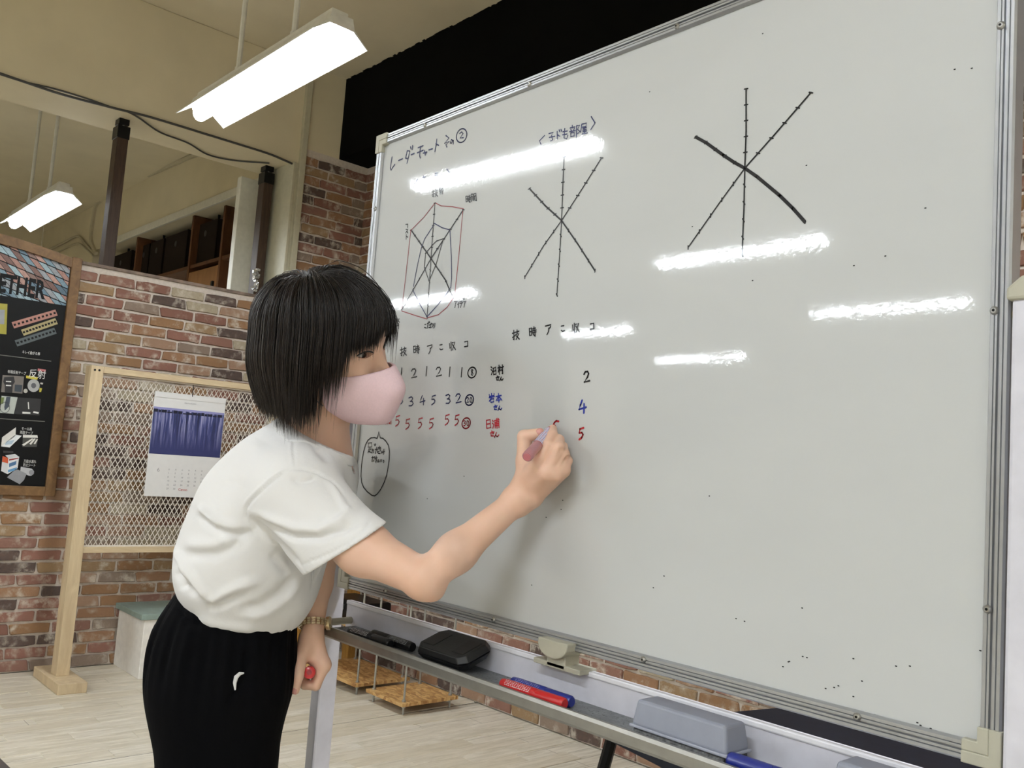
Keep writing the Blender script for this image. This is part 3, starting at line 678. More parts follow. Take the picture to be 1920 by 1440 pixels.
# stand
for (a, c, nm) in ((-1.602, -1.572, 'left'), (-.336, -.300, 'right')):
    po = MB().span((a, .952, .12), (c, .992, 1.452)).build('post', wpl, W, bevel=.004)
    b = MB(); xc, hw_ = (a + c) / 2, (c - a) / 2 + .004
    b.prism([(a - .004, .948, 1.45), (c + .004, .948, 1.45), (c + .004, .948, 1.462), (xc + .008, .948, 1.474), (xc - .008, .948, 1.474), (a - .004, .948, 1.462)], (0, .048, 0)); b.build('post_cap', cream, po, bevel=.003)
    MB().tube([(c - .004 if nm == 'left' else a + .004, WY + .005, 1.44), (x0 + .004 if nm == 'left' else x1 - .004, WY + .005, 1.44)], .006, 10).build('pivot_pin', mat('brass', '9c8a4f', .35, .8), po)
    MB().span((a - .004, .68, .075), (c + .004, 1.26, .12)).build('foot', wpl, W, bevel=.006)
    for yy in (.72, 1.22):
        MB().tube([(xc - .014, yy, .037), (xc + .014, yy, .037)], .037, 20).build('caster', blkmetal, W, smooth=True)
        MB().span((xc - .02, yy - .02, .03), (xc + .02, yy + .02, .076)).build('caster_fork', alud, W, bevel=.003)
MB().span((-1.572, .962, .3), (-.327, .982, .35)).build('cross_bar', wpl, W, bevel=.004)
# tray
TF = .926
tr = MB().span((-1.535, .976, .917), (-.335, .984, .965)).build('tray_back', wpl, W)
MB().span((-1.535, .9735, .962), (-.335, .986, .970)).build('back_lip', mat('white_lip', 'dedde2', .3), tr, bevel=.002)
N = NT('dusty_tray'); v = N.coords(); f = N.noise(v, 60, 6, .75); dots = N.noise(v, 260, 2)
N.set(N.mix(N.ramp(dots, [(.63, (0, 0, 0)), (.68, (1, 1, 1))]), N.ramp(f, [(.35, '6d7072'), (.7, '8d9092')]), '1c1d20'), .5, .35)
MB().span((-1.50, .902, .917), (-.335, .976, TF)).build('tray_floor', N.m, W)
lp = MB()
lp.prism([(-1.50, y, z) for y, z in ((.902, .917), (.896, .916), (.893, .920), (.892, .932), (.894, .9365), (.899, .9365), (.901, .934), (.902, .928))], (1.165, 0, 0)); lp.build('tray_lip', alud, W)
eb = MB(); eb.tube([(-1.508, .893, .934), (-1.512, .935, .934), (-1.517, .976, .934)], .0068, 12); eb.build('tray_end_cap', cream, W, smooth=True)
lk = MB(); lx = on_y(1047, 1215, .96)[0]
lk.prism([(lx + .033 * math.cos(t), .945, .984 + .024 * math.sin(t)) if 0 else (lx + .03 * math.cos(t), .946, 1.0 + .02 * math.sin(t)) for t in np.linspace(math.pi, 2 * math.pi, 13)] + [(lx + .03, .946, 1.006), (lx - .03, .946, 1.006)], (0, .036, 0))
lk = lk.build('tilt_lock', cream, W, bevel=.002)
MB().span((lx - .018, .955, .966), (lx + .02, .985, .99)).build('lock_neck', cream, lk, bevel=.002); MB().span((lx - .045, .955, .9655), (lx + .05, .99, .973)).build('lock_plate', cream, lk, bevel=.001)
# ------------------------------------------------------------------ marker writing, stroke by stroke
inks = {}
def ink(name, col):
    if name not in inks:
        N = NT('ink_' + name); N.set(col, .4, 0, .2, .35, .05); inks[name] = N.m
    return inks[name]
ink('navy', '1d2350'); ink('black', '161618'); ink('red', 'b3292e'); ink('maroon', '8f3a40'); ink('blue', '23328f'); ink('crimson', 'a82a35')
class Pen:
    def __init__(s, name, colr, w=.0018, label=None): s.b = MB(); s.n = name; s.c = colr; s.w = w; s.lab = label; s.k = 0
    def st(s, pts, w=None, sc=1., ox=0, oy=0):
        w = (w or s.w) * 1.22; Q = [on_y(ox + x / sc, oy + y / sc, WY - .0006) for x, y in pts]; Q = [V(q[0], q[2]) for q in Q]
        if len(Q) == 1: Q = [Q[0] - V(.0006, 0), Q[0] + V(.0006, 0)]
        L = R_ = None; r = w / 2; s.k += 1; yy = WY - .0005 - .000012 * (s.k % 9)
        left, right = [], []
        for i, q in enumerate(Q):
            t = Q[min(i + 1, len(Q) - 1)] - Q[max(i - 1, 0)]; t = t / (np.linalg.norm(t) + 1e-9); n = V(-t[1], t[0])
            left.append(q + n * r); right.append(q - n * r)
        t = Q[-1] - Q[-2]; t /= np.linalg.norm(t) + 1e-9; n = V(-t[1], t[0]); end = [Q[-1] + r * (math.cos(a) * n + math.sin(a) * t) for a in (.8, 1.57, 2.34)]
        t = Q[0] - Q[1]; t /= np.linalg.norm(t) + 1e-9; n = V(-t[1], t[0]); beg = [Q[0] + r * (math.cos(a) * n + math.sin(a) * t) for a in (.8, 1.57, 2.34)]
        P = lambda q: (q[0], yy, q[1]); m = len(Q)
        s.b.add([P(q) for q in left] + [P(q) for q in right], [(i, i + 1, m + i + 1, m + i) for i in range(m - 1)])
        s.b.face([P(left[-1])] + [P(q) for q in end] + [P(right[-1])]); s.b.face([P(right[0])] + [P(q) for q in beg] + [P(left[0])])
        for q, w_ in zip(Q[1:-1], Q[1:-1]):
            s.b.face([P(q + r * V(math.cos(a), math.sin(a))) for a in np.linspace(0, 2 * math.pi, 9)[:-1]])
        return s
    def many(s, sc, ox, oy, strokes, w=None):
        for p in strokes: s.st(p, w, sc, ox, oy)
        return s
    def glyph(s, g, cx, cy, h, asp=.62, sl=-.06, w=None):
        for p in GL[g]: s.st([(cx + (x - .5) * h * asp - sl * (y - .5) * h, cy + (y - .5) * h - .12 * (x - .5) * h * asp) for x, y in p], w)
        return s
    def ring(s, cx, cy, rx, ry, w=None, tilt=0., a0=.4):
        return s.st([(cx + rx * math.cos(a) + tilt * ry * math.sin(a), cy + ry * math.sin(a)) for a in np.linspace(a0, a0 + 2 * math.pi, 21)], w)
    def done(s): return s.b.build(s.n, inks[s.c], W, label=s.lab)
def arc(cx, cy, rx, ry, a, b, n=8): return [(cx + rx * math.cos(t), cy + ry * math.sin(t)) for t in np.linspace(a, b, n)]
GL = {
 '1': [[(.62, 0), (.5, .5), (.38, 1)]],
 '2': [[(.08, .22), (.3, .02), (.7, .02), (.85, .22), (.6, .55), (.05, .96), (.95, .9)]],
 '3': [[(.15, .1), (.6, 0), (.85, .18), (.65, .4), (.35, .48), (.75, .55), (.85, .78), (.55, .98), (.1, .95)]],
 '4': [[(.5, 0), (.25, .35), (.05, .68), (.95, .58)], [(.72, .3), (.62, 1)]],
 '5': [[(.95, .02), (.4, .08), (.28, .42), (.65, .42), (.8, .62), (.6, .85), (.2, 1)]],
 '6': [[(.7, 0), (.3, .4), (.2, .75), (.5, 1), (.8, .75), (.6, .5), (.25, .7)]],
 '8': [[(.8, .15), (.5, 0), (.25, .2), (.5, .42), (.8, .7), (.5, 1), (.2, .75), (.45, .45), (.8, .15)]],
 '0': [arc(.5, .5, .4, .5, 0, 6.3, 13)],
 'A': [[(.1, .1), (.9, .02), (.85, .22), (.6, .42)], [(.55, .35), (.5, .7), (.25, 1)]],
 'KO': [[(.15, .1), (.9, .05), (.85, .9)], [(.05, .92), (.9, .88)]],
 'ko': [[(.2, .1), (.8, .08)], [(.15, .75), (.4, .92), (.9, .85)]],
 'gi': [[(.0, .3), (.42, .22)], [(.24, 0), (.2, .98), (.1, .9)], [(.0, .72), (.42, .55)], [(.5, .22), (1, .15)], [(.74, 0), (.72, .4)], [(.52, .45), (.95, .42), (.5, .98)], [(.58, .6), (1, .98)]],
 'ji': [[(.0, .12), (.0, .85)], [(.0, .12), (.34, .1), (.32, .82), (.02, .85)], [(.02, .48), (.32, .46)], [(.5, .2), (.92, .15)], [(.7, 0), (.7, .38)], [(.42, .42), (1, .36)], [(.45, .6), (.98, .56)], [(.82, .4), (.8, 1), (.68, .92)], [(.55, .72), (.62, .84)]],
 'shu': [[(.05, .15), (.08, .7), (.3, .55)], [(.32, 0), (.28, 1)], [(.48, .12), (.95, .08), (.5, .95)], [(.52, .3), (1, .95)]],
 'jutsu': [[(.2, 0), (0, .3)], [(.22, .25), (.02, .55)], [(.14, .45), (.12, 1)], [(.3, .3), (.65, .25)], [(.48, .05), (.46, .98)], [(.46, .35), (.32, .7)], [(.5, .35), (.64, .65)], [(.75, .2), (1, .15)], [(.72, .45), (1, .4)], [(.88, .42), (.86, 1)]],
 'kan': [[(0, .05), (0, 1)], [(0, .05), (.4, .05), (.4, .35), (.05, .38)], [(.58, .05), (1, 0), (1, 1), (.88, .92)], [(.58, .05), (.58, .35), (.98, .32)], [(.3, .5), (.3, .85)], [(.3, .5), (.7, .48), (.7, .85), (.3, .85)], [(.3, .68), (.7, .66)]],
 'numa': [[(.02, .1), (.15, .2)], [(0, .4), (.12, .5)], [(.02, .95), (.2, .6)], [(.3, .3), (.7, .2), (.66, .6)], [(.45, .25), (.25, .65)], [(.35, .62), (.34, .98), (.7, .95), (.72, .58), (.35, .62)]],
 'mura': [[(0, .28), (.45, .2)], [(.24, 0), (.22, 1)], [(.22, .3), (.02, .75)], [(.24, .35), (.42, .6)], [(.5, .3), (1, .2)], [(.8, 0), (.78, .98), (.66, .9)], [(.58, .5), (.66, .65)]],
 'iwa': [[(.1, .08), (.12, .3), (.9, .25), (.92, .05)], [(.5, 0), (.5, .28)], [(.05, .45), (.95, .38)], [(.5, .42), (.05, .85)], [(.3, .65), (.3, 1), (.8, .97), (.82, .62), (.3, .65)]],
 'hon': [[(.05, .3), (.95, .25)], [(.5, 0), (.48, 1)], [(.48, .3), (.05, .8)], [(.52, .3), (.95, .78)], [(.3, .78), (.7, .75)]],
 'hi': [[(.1, .05), (.08, .95)], [(.1, .05), (.85, .02), (.85, .95), (.1, .98)], [(.1, .5), (.84, .48)]],
 'ura': [[(.02, .12), (.12, .25)], [(0, .42), (.1, .52)], [(.02, .95), (.18, .6)], [(.28, .2), (.95, .15)], [(.62, 0), (.6, 1)], [(.35, .35), (.35, .95)], [(.35, .38), (.9, .33), (.88, .95)], [(.36, .55), (.88, .52)], [(.36, .74), (.88, .7)], [(.8, 0), (.9, .1)]],
 'sa': [[(.05, .35), (.95, .22)], [(.4, 0), (.75, .5), (.6, .55)], [(.2, .62), (.2, .9), (.75, .95)]],
 'n': [[(.5, .05), (.05, .98), (.35, .55), (.5, .85), (.7, .9), (.95, .6)]],
 'so': [[(.2, .02), (.8, 0), (.15, .4), (.95, .34), (.45, .55), (.4, .8), (.7, 1)]],
 'no': [[(.6, .1), (.35, .9), (.1, .8), (.15, .3), (.5, .02), (.85, .2), (.85, .65), (.6, .98)]],
 'shi': [[(.1, .05), (.1, .95), (.5, .8)]], 'i': [[(.12, .1), (.15, .8), (.3, .7)], [(.8, .15), (.9, .7)]],
 'a5': [[(.1, .3), (.6, .25)], [(.32, 0), (.15, .9)], [(.55, .25), (.6, .8), (.35, .95)], [(.75, .0), (.95, .3)]],
}
p = Pen('title_writing', 'navy', .0021, 'navy handwritten title at the top left of the board')
p.many(16, 690, 230, [[(720, 1030), (690, 1200), (668, 1370), (690, 1425), (740, 1340), (805, 1250)], [(915, 1135), (1035, 1080)], [(1175, 845), (1150, 960), (1122, 1065)], [(1178, 845), (1250, 852), (1210, 1040), (1168, 1215)], [(1130, 1062), (1200, 1085)], [(1275, 725), (1288, 785)], [(1338, 685), (1328, 810)], [(1290, 965), (1385, 920)], [(1500, 752), (1650, 690)], [(1475, 905), (1655, 828)], [(1572, 715), (1560, 850), (1545, 990), (1568, 1055)], [(1655, 915), (1760, 880), (1735, 930)], [(1695, 840), (1715, 975)], [(1822, 815), (1930, 785)]], .0023)
p.many(5.538, 660, 200, [[(880, 338), (872, 400), (860, 466)], [(870, 385), (900, 402)], [(975, 300), (1005, 325), (962, 380), (1008, 362), (975, 395), (985, 420)], [(1048, 348), (1030, 382), (1020, 375), (1030, 342), (1052, 352), (1050, 388)], [(1118, 278), (1138, 262), (1152, 280), (1122, 325), (1155, 322)]])
p.ring(660 + 1137 / 5.538, 200 + 300 / 5.538, 9.6, 13, .002, -.15).done()
p = Pen('heading_writing', 'navy', .0017, 'navy heading lost in the glare above the left radar chart')
p.many(5.538, 660, 200, [[(680, 752), (650, 800), (676, 852)], [(742, 718), (748, 740)], [(735, 735), (765, 726)], [(862, 692), (888, 688)], [(860, 712), (885, 708)], [(930, 700), (945, 712)], [(985, 650), (1012, 688), (1000, 712)]])
p.done(); p = Pen('heading_writing', 'navy', .0017, 'navy bracketed heading above the middle radar axes')
p.many(2.8235, 920, 140, [[(285, 322), (258, 350), (266, 368)], [(308, 312), (330, 306), (322, 322), (328, 345), (318, 350)], [(310, 332), (340, 326)], [(352, 300), (352, 340)], [(352, 318), (366, 326)], [(362, 292), (366, 302)], [(372, 290), (376, 300)], [(392, 285), (388, 335), (402, 340), (408, 322)], [(382, 302), (406, 298)], [(380, 318), (404, 314)], [(420, 282), (446, 276)], [(432, 268), (432, 282)], [(424, 290), (428, 298)], [(442, 284), (438, 296)], [(418, 302), (448, 296)], [(424, 308), (424, 328), (442, 324), (442, 306), (424, 308)], [(455, 270), (453, 330)], [(455, 270), (470, 268), (460, 290), (472, 300), (460, 312)], [(482, 262), (506, 256), (504, 274), (484, 278)], [(482, 262), (476, 305)], [(488, 284), (506, 280)], [(495, 286), (488, 294), (506, 290)], [(498, 290), (497, 312)], [(488, 302), (508, 298)], [(484, 314), (512, 308)], [(532, 222), (552, 255), (530, 290)]], .0017).done()
p = Pen('chart_label_writing', 'black', .0016, 'black handwritten axis labels round the left radar chart')
p.glyph('gi', 815, 362, 14, .75).glyph('jutsu', 827, 358, 12, .6).glyph('ji', 878, 373, 14, .65).glyph('kan', 888, 370, 14, .65)
p.many(5.143, 680, 400, [[(415, 106), (435, 104), (432, 136)], [(418, 155), (434, 156), (414, 190)], [(424, 172), (436, 190)], [(420, 205), (419, 250)], [(421, 222), (436, 230)], [(885, 850), (912, 848), (895, 872)], [(897, 862), (888, 910)], [(930, 852), (915, 880)], [(924, 868), (922, 912)], [(940, 850), (962, 846)], [(935, 868), (965, 862)], [(952, 868), (942, 908)], [(968, 822), (972, 834)], [(978, 818), (982, 830)], [(972, 850), (996, 848), (984, 868)], [(985, 860), (976, 905)], [(598, 1072), (610, 1070)], [(596, 1100), (612, 1106)], [(622, 1062), (642, 1056)], [(632, 1048), (622, 1108)], [(638, 1078), (650, 1076)], [(636, 1100), (652, 1100)], [(640, 1042), (646, 1052)], [(660, 1058), (654, 1104)], [(652, 1070), (672, 1064), (676, 1090), (664, 1100)], [(682, 1066), (684, 1086)], [(696, 1060), (694, 1092), (684, 1106)], [(312, 1020), (314, 1045), (326, 1038)], [(328, 1010), (326, 1050)], [(336, 1020), (352, 1018), (336, 1048)], [(338, 1030), (354, 1050)], [(326, 1070), (324, 1110)], [(334, 1066), (348, 1064), (346, 1112)], [(330, 1085), (346, 1082)]]).done()
def axes(p, C, ends, w, ticks, sc=1., ox=0, oy=0, tl=5.5):
    C = V(ox + C[0] / sc, oy + C[1] / sc)
    for e_, ww in ends:
        pts = [C] + [V(ox + x / sc, oy + y / sc) for x, y in e_]; p.st([tuple(q) for q in pts], ww)
        seg = [np.linalg.norm(pts[i + 1] - pts[i]) for i in range(len(pts) - 1)]; T = sum(seg)
        for k in range(1, ticks + 1):
            s_ = T * k / ticks; i = 0
            while i < len(seg) - 1 and s_ > seg[i]: s_ -= seg[i]; i += 1
            q = pts[i] + (pts[i + 1] - pts[i]) * s_ / seg[i]; d = (pts[i + 1] - pts[i]) / seg[i]; n = V(-d[1], d[0]) * .75 + V(.6, -.25)
            n /= np.linalg.norm(n); p.st([tuple(q - n * tl * .55), tuple(q + n * tl * .55)], .0016)
p = Pen('radar_axes', 'black', .0018, 'black axes of the filled radar chart at left')
axes(p, (808, 484.6), [([(811, 440), (815.3, 381)], .0018), ([(868.6, 393)], .0022), ([(835, 525), (847, 553), (850, 559)], .0024), ([(800.5, 595)], .0016), ([(753, 581)], .0018), ([(770.4, 431)], .0024)], .0018, 5, tl=3.2); p.done()
p = Pen('radar_line', 'maroon', .0014, 'outer red line of the filled radar chart')
for q in ([(815.3, 380), (827, 386), (848, 387.5), (869, 391.5)], [(868, 391), (861, 470), (852.7, 550)], [(849.7, 559), (838, 576), (822, 590), (800.5, 596)], [(800.5, 598), (780, 592), (753, 583)], [(753, 583), (762, 505), (770, 432)], [(770, 432), (794, 408), (815, 381)]): p.st(q)
p.done()
p = Pen('radar_line', 'navy', .0016, 'middle navy line of the filled radar chart')
for q in ([(813.8, 418.5), (829, 427), (843.5, 431)], [(843.5, 432), (846, 480), (846.5, 520), (845, 539), (841, 543)], [(842, 544), (822, 570), (800.5, 594)], [(773.5, 543), (787, 570), (800.5, 594)], [(813, 422), (796, 448), (790, 464), (782, 500), (775, 537)]): p.st(q)
p.done()
p = Pen('radar_line', 'black', .0016, 'inner black line of the filled radar chart')
for q in ([(808, 462), (818, 452), (831.5, 447.5)], [(831, 449), (824, 472), (818, 494), (805, 525)], [(797, 475), (808, 463)], [(797.5, 475), (795.5, 501), (804, 526)]): p.st(q)
p.done()
p = Pen('radar_axes', 'black', .0018, 'black empty radar axes in the middle of the board')
axes(p, (375, 772), [([(381, 600), (388, 435)], .0018), ([(480, 610), (587, 440)], .0018), ([(460, 895), (552, 1038)], .0022), ([(366, 930), (350, 1167)], .0016), ([(280, 905), (180, 1072)], .0017), ([(290, 695), (205, 603)], .0024)], .0018, 5, 2.8235, 920, 140, 5); p.done()
p = Pen('radar_axes', 'black', .0018, 'black empty radar axes at the upper right of the board')
axes(p, (1345, 495), [([(1352, 300), (1352, 75)], .0019), ([(1500, 320), (1695, 95)], .0019), ([(1410, 540), (1530, 640), (1600, 708), (1662, 778)], .0036), ([(1340, 720), (1330, 955)], .0018), ([(1210, 680), (1045, 915)], .0017), ([(1290, 465), (1230, 425), (1140, 360), (1085, 330)], .0036)], .0018, 5, 2.8235, 920, 140, 6); p.done()
p = Pen('score_heading', 'black', .0019, 'black row of column headings at left')
for g, x, y in (('gi', 756, 659), ('ji', 781, 655), ('A', 806, 655), ('ko', 827, 651), ('shu', 848, 649), ('KO', 874, 645)): p.glyph(g, x, y, 16 if g not in ('ko', 'KO') else 11, .7)
p.done()
p = Pen('score_heading', 'black', .0019, 'black row of column headings in the middle of the board')
for g, x, y in (('gi', 967, 628), ('ji', 999, 622), ('A', 1028, 618), ('ko', 1055, 616), ('shu', 1079.5, 615), ('KO', 1110, 612)): p.glyph(g, x, y, 18 if g not in ('ko', 'KO') else 12, .7)
p.done()
def rowof(lab, colr, items, ring, rd, h=17):
    for g, x, y in items: Pen('score_digit', colr, .0021).glyph(g, x, y, h).done()
    p = Pen('ringed_total', colr, .0021, lab)
    p.ring(ring[0], ring[1], 7.8, 10, None, -.1)
    for i, c_ in enumerate(rd): p.glyph(c_, ring[0] + (i - (len(rd) - 1) / 2) * 6.2, ring[1], 9.5 if len(rd) > 1 else 12, .5, w=.0016)
    p.done()
rowof('ringed black total of the top row', 'black', [('1', 752.5, 698.5), ('2', 776, 700), ('1', 799.5, 696), ('2', 822.5, 697), ('1', 843, 697), ('1', 865.5, 698)], (885, 698.5), '8')
rowof('ringed blue total of the second row', 'navy', [('3', 751, 749), ('3', 770.5, 752.6), ('4', 792, 750.5), ('5', 812, 750), ('3', 840, 748), ('2', 859.4, 747)], (880, 750), '20')
rowof('ringed red total of the third row', 'crimson', [('5', 744.6, 789), ('5', 763.6, 795), ('5', 787, 793.5), ('5', 808, 794), ('5', 837.5, 787), ('5', 856, 787.5)], (874, 793.5), '30', 19)
p = Pen('name_writing', 'red', .0018, 'red handwriting at the left edge beside the mask')
p.many(3.79, 680, 560, [[(72, 832), (70, 870), (80, 888), (96, 884)], [(70, 850), (92, 846)], [(92, 830), (88, 850)], [(100, 850), (102, 884), (128, 880), (130, 848), (100, 850)], [(112, 862), (122, 866)], [(150, 850), (176, 842)], [(164, 832), (162, 892)], [(160, 856), (150, 880)], [(176, 835), (174, 890)], [(176, 836), (188, 834), (187, 888)], [(192, 834), (191, 888)], [(192, 834), (202, 832), (200, 890)], [(176, 860), (202, 856)]]).done()
p = Pen('name_writing', 'black', .0019, 'black handwritten name in the middle column'); p.glyph('numa', 927, 694, 17, .75).glyph('mura', 939, 693, 17, .65).glyph('sa', 933, 709, 8, .8).glyph('n', 940, 710, 7, 1.).done()
p = Pen('name_writing', 'blue', .0019, 'blue handwritten name in the middle column'); p.glyph('iwa', 922, 746, 16, .7).glyph('hon', 935, 746, 16, .7).glyph('sa', 929, 764, 9, .8).glyph('n', 937, 765, 8, 1.).done()
p = Pen('name_writing', 'crimson', .0019, 'red handwritten name in the middle column'); p.glyph('hi', 916, 795, 16, .6).glyph('ura', 930, 794, 18, .75).glyph('sa', 923, 813, 10, .8).glyph('n', 931, 815, 9, 1.).done()
Pen('score_writing', 'black', .0026, 'black handwritten 2 right of the hand').glyph('2', 1100, 706.5, 20, .55).done()
Pen('score_writing', 'blue', .0026, 'blue handwritten 4 right of the hand').glyph('4', 1092, 762.5, 24, .62).done()
Pen('score_writing', 'red', .0026, 'red handwritten 5 right of the hand').glyph('5', 1089, 813, 21, .6).done()
Pen('score_writing', 'red', .0026, 'unfinished red stroke at the marker tip').many(3.79, 680, 560, [[(1392, 872), (1375, 868), (1362, 880), (1350, 908)]]).done()
p = Pen('speech_bubble', 'black', .0021, 'black speech bubble with a handwritten note, lower left of the board')
O = (10.29, 640, 820)
p.many(*O, [[(690, 20), (720, -100), (750, 10)], [(750, 10), (800, 20), (855, 70), (905, 150), (925, 260), (922, 420), (900, 580), (870, 740), (820, 880), (760, 1000), (690, 1095), (640, 1130), (590, 1120), (500, 1050), (430, 970), (390, 870), (375, 740), (385, 560), (405, 400), (430, 260), (465, 140), (510, 55), (570, 10), (640, 5), (690, 20)]])
p.many(*O, [[(520, 110), (515, 190), (580, 185), (585, 105), (520, 110)], [(550, 190), (548, 280)], [(548, 230), (580, 225)], [(530, 220), (512, 300)], [(520, 270), (590, 300)], [(600, 225), (590, 300)], [(590, 250), (625, 240), (620, 300)], [(635, 130), (640, 160)], [(655, 125), (660, 155)], [(650, 235), (700, 225)], [(680, 190), (652, 310)], [(680, 230), (700, 300)], [(705, 200), (760, 195)], [(705, 225), (762, 220)], [(730, 170), (755, 260), (710, 270), (712, 310), (750, 315)], [(770, 270), (772, 305), (785, 300)], [(790, 265), (795, 295)], [(820, 230), (810, 330)], [(795, 290), (830, 270)], [(585, 390), (630, 385), (625, 450), (605, 460)], [(605, 365), (585, 465)], [(640, 370), (650, 420)], [(670, 360), (665, 490)], [(655, 400), (690, 385), (660, 470), (690, 440), (700, 480)], [(715, 430), (718, 475), (730, 465)], [(750, 430), (752, 470)], [(775, 430), (780, 470)], [(805, 440), (822, 450), (812, 490)]], .0017).done()
sp = Pen('ink_specks', 'black', .0009)
for q in ((1478, 1241), (1468, 1250), (1480, 1240), (1505, 1231), (1513, 1233), (1572, 1286), (1564, 1289), (1548, 1291), (1616, 1277), (1680, 1249), (1706, 1249), (1600, 1306), (1720, 1355), (1726, 1360), (1745, 1366), (1640, 1340), (1504, 1140), (1600, 1235), (1838, 1220), (801, 935), (1055, 938), (1052, 955), (1330, 930), (1396, 1165), (1245, 1080), (997, 1097), (1411, 526), (1298, 425), (1512, 310), (1735, 390), (1601, 498), (1430, 63), (1660, 480), (1790, 130), (1822, 128), (1218, 172), (1225, 1102), (1380, 1160), (1024, 970), (870, 893)): sp.st([q], .0011)
sp.done()
# ------------------------------------------------------------------ things lying in the tray
def marker(name, a, c, r, body, cap, label, group=None, capat=0, lab='d9d9dc', tail=None):
    """dry-erase marker: barrel, cap, printed label; capat 0 = cap at a"""
    a, c = V(*a), V(*c); t = thing(name, (a + c) / 2, label, 'marker', group); d = (c - a); L = np.linalg.norm(d); d /= L
    if capat: a, c, d = c, a, -d
    MB().lathe(a, d, [(0, r * .75), (.002, r * .96), (.006, r), (L * .4, r * .98), (L * .42, r * .94)], 18).build('cap', cap, t, smooth=True)
    MB().lathe(a + d * L * .42, d, [(0, r * .9), (.001, r), (L * .5, r), (L * .53, r * .93), (L * .58 - .001, r * .9), (L * .58, r * .8)], 18).build('barrel', body, t, smooth=True)
    cen = a + d * L * .45; up_ = V(0, 0, 1) - d * d[2]; up_ /= np.linalg.norm(up_); sd_ = np.cross(d, up_)
    if sd_[1] > 0: sd_ = -sd_
    b = MB(); rr = r + .00025; pm_ = mat('print_' + lab, lab, .4)
    for k in range(4):
        ph = .35 + .26 * k
        for j in range(14):
            u0 = .006 + j * .0042 * L / .13 + random.uniform(0, .0006); u1 = u0 + random.uniform(.0018, .0034) * L / .13
            if u1 > L * .47: break
            q = [cen + d * u + rr * (math.sin(ph + e2) * up_ + math.cos(ph + e2) * sd_) for u, e2 in ((u0, -.05), (u1, -.05), (u1, .05), (u0, .05))]; b.face(q)
    b.build('printed_label', pm_, t); return t
mk_k = mat('black_plastic', '141416', .35); mk_r = mat('red_plastic', 'b8181c', .35, coat=.3); mk_b = mat('blue_plastic', '1c2a7e', .35, coat=.3)
R1 = .0085; zt = TF + R1 + .0003
def tx(px, py, y): return on_y(px, py, y)[0]
xa, xb = tx(657, 1183, .915), tx(731, 1205, .915)
marker('whiteboard_marker', (xa, .915, zt), (xb, .917, zt), R1, mk_k, mk_k, 'black marker lying in front at the left end of the tray', None, 1)
xa, xb = tx(700, 1181, .938), tx(773, 1206, .936)
marker('whiteboard_marker', (xa, .938, zt), (xb, .938, zt), R1, mk_k, mk_k, 'black marker with a pale label just left of the black case', None, 0, 'aab0b4')
xa, xb = tx(943, 1269, .913), tx(1058, 1306, .913)
marker('whiteboard_marker', (xa, .913, zt), (xb, .915, zt), R1, mk_r, mk_r, 'red marker lying in the tray beside a blue one', None, 1)
xa, xb = tx(961, 1263, .932), tx(1073, 1303, .932)
marker('whiteboard_marker', (xa, .934, zt), (xb, .932, zt), R1, mk_b, mk_b, 'blue marker lying behind the red marker', None, 1, '8d94c4')
xa = tx(1366, 1411, .914)
m_ = marker('whiteboard_marker', (xa, .916, zt + .001), (xa + .135, .918, zt + .001), R1 + .001, mk_b, mk_b, 'blue marker right of the grey eraser, cut by the photo edge', None, 0, 'b9bde0')
c_ = V(xa + .075, .9075, zt + .0035); MB().tube([c_ + .0048 * V(math.cos(t), -.15, math.sin(t)) for t in np.linspace(.5, 6.6, 16)], .0006, 5).build('round_logo', mat('print_b9bde0', 'b9bde0', .4), m_)
MB().tube([c_ + .0024 * V(math.cos(t), -.2, math.sin(t)) for t in np.linspace(0, 5.3, 12)] , .0006, 5).build('round_logo', MATS['print_b9bde0'], m_)
b = MB()
for k in range(9): b.box((xa + .088 + k * .0022, .9062, zt + .001), (.0012 if k % 3 else .0006, .0005, .006))
MB().box((xa + .097, .9066, zt + .001), (.024, .0006, .0085)).build('white_patch', mat('print_d9d9dc', 'd9d9dc', .4), m_); b.build('patch_bars', mk_k, m_)
# hinged black case propped on the tray back
fl_, fr_ = on_y(786, 1206, .907), on_y(874, 1244, .907); bl_, br2 = on_y(822, 1172, .966), on_y(914, 1204, .966)
cs = thing('glasses_case', (fl_ + br2) / 2, 'black hard case propped on the tray against its back', 'case')
ex = V(1, 0, 0); ey = ((bl_ + br2) - (fl_ + fr_)) / 2; wdt = (fr_[0] - fl_[0] + br2[0] - bl_[0]) / 2; dep = np.linalg.norm(ey); ey /= dep; ey[0] = 0; ey /= np.linalg.norm(ey); ez = np.cross(ex, ey); RC = np.array([ex, ey, ez]).T
ctr = (fl_ + fr_ + bl_ + br2) / 4
def shell(h0, h1, k0, k1):
    def ringp(h, k):
        a, c_, e2 = wdt / 2 * k, dep / 2 * k, .012
        return [ctr + RC @ V(x, y, h) for x, y in ((-a + e2, -c_), (a - e2, -c_), (a, -c_ + e2), (a, c_ - e2), (a - e2, c_), (-a + e2, c_), (-a, c_ - e2), (-a, -c_ + e2))]
    A, B = ringp(h0, k0), ringp(h1, k1); b = MB(); b.add(A + B, [tuple(range(8))[::-1], tuple(range(8, 16))] + [(i, (i + 1) % 8, 8 + (i + 1) % 8, 8 + i) for i in range(8)]); return b
casem = mat('case_black', '151618', .42, bump=.1, scale=200)
shell(-.011, 0, 1.03, .94).build('lid', casem, cs, bevel=.0018); shell(-.024, -.0125, .9, 1.03).build('base', casem, cs, bevel=.0018)
for u in (-.3, .3): MB().box(ctr + RC @ V(u * wdt, 0, .0003), (wdt * .22, dep * .6, .0008), RC).build('lid_inset', mat('case_inset', '1d1a1b', .5), cs)
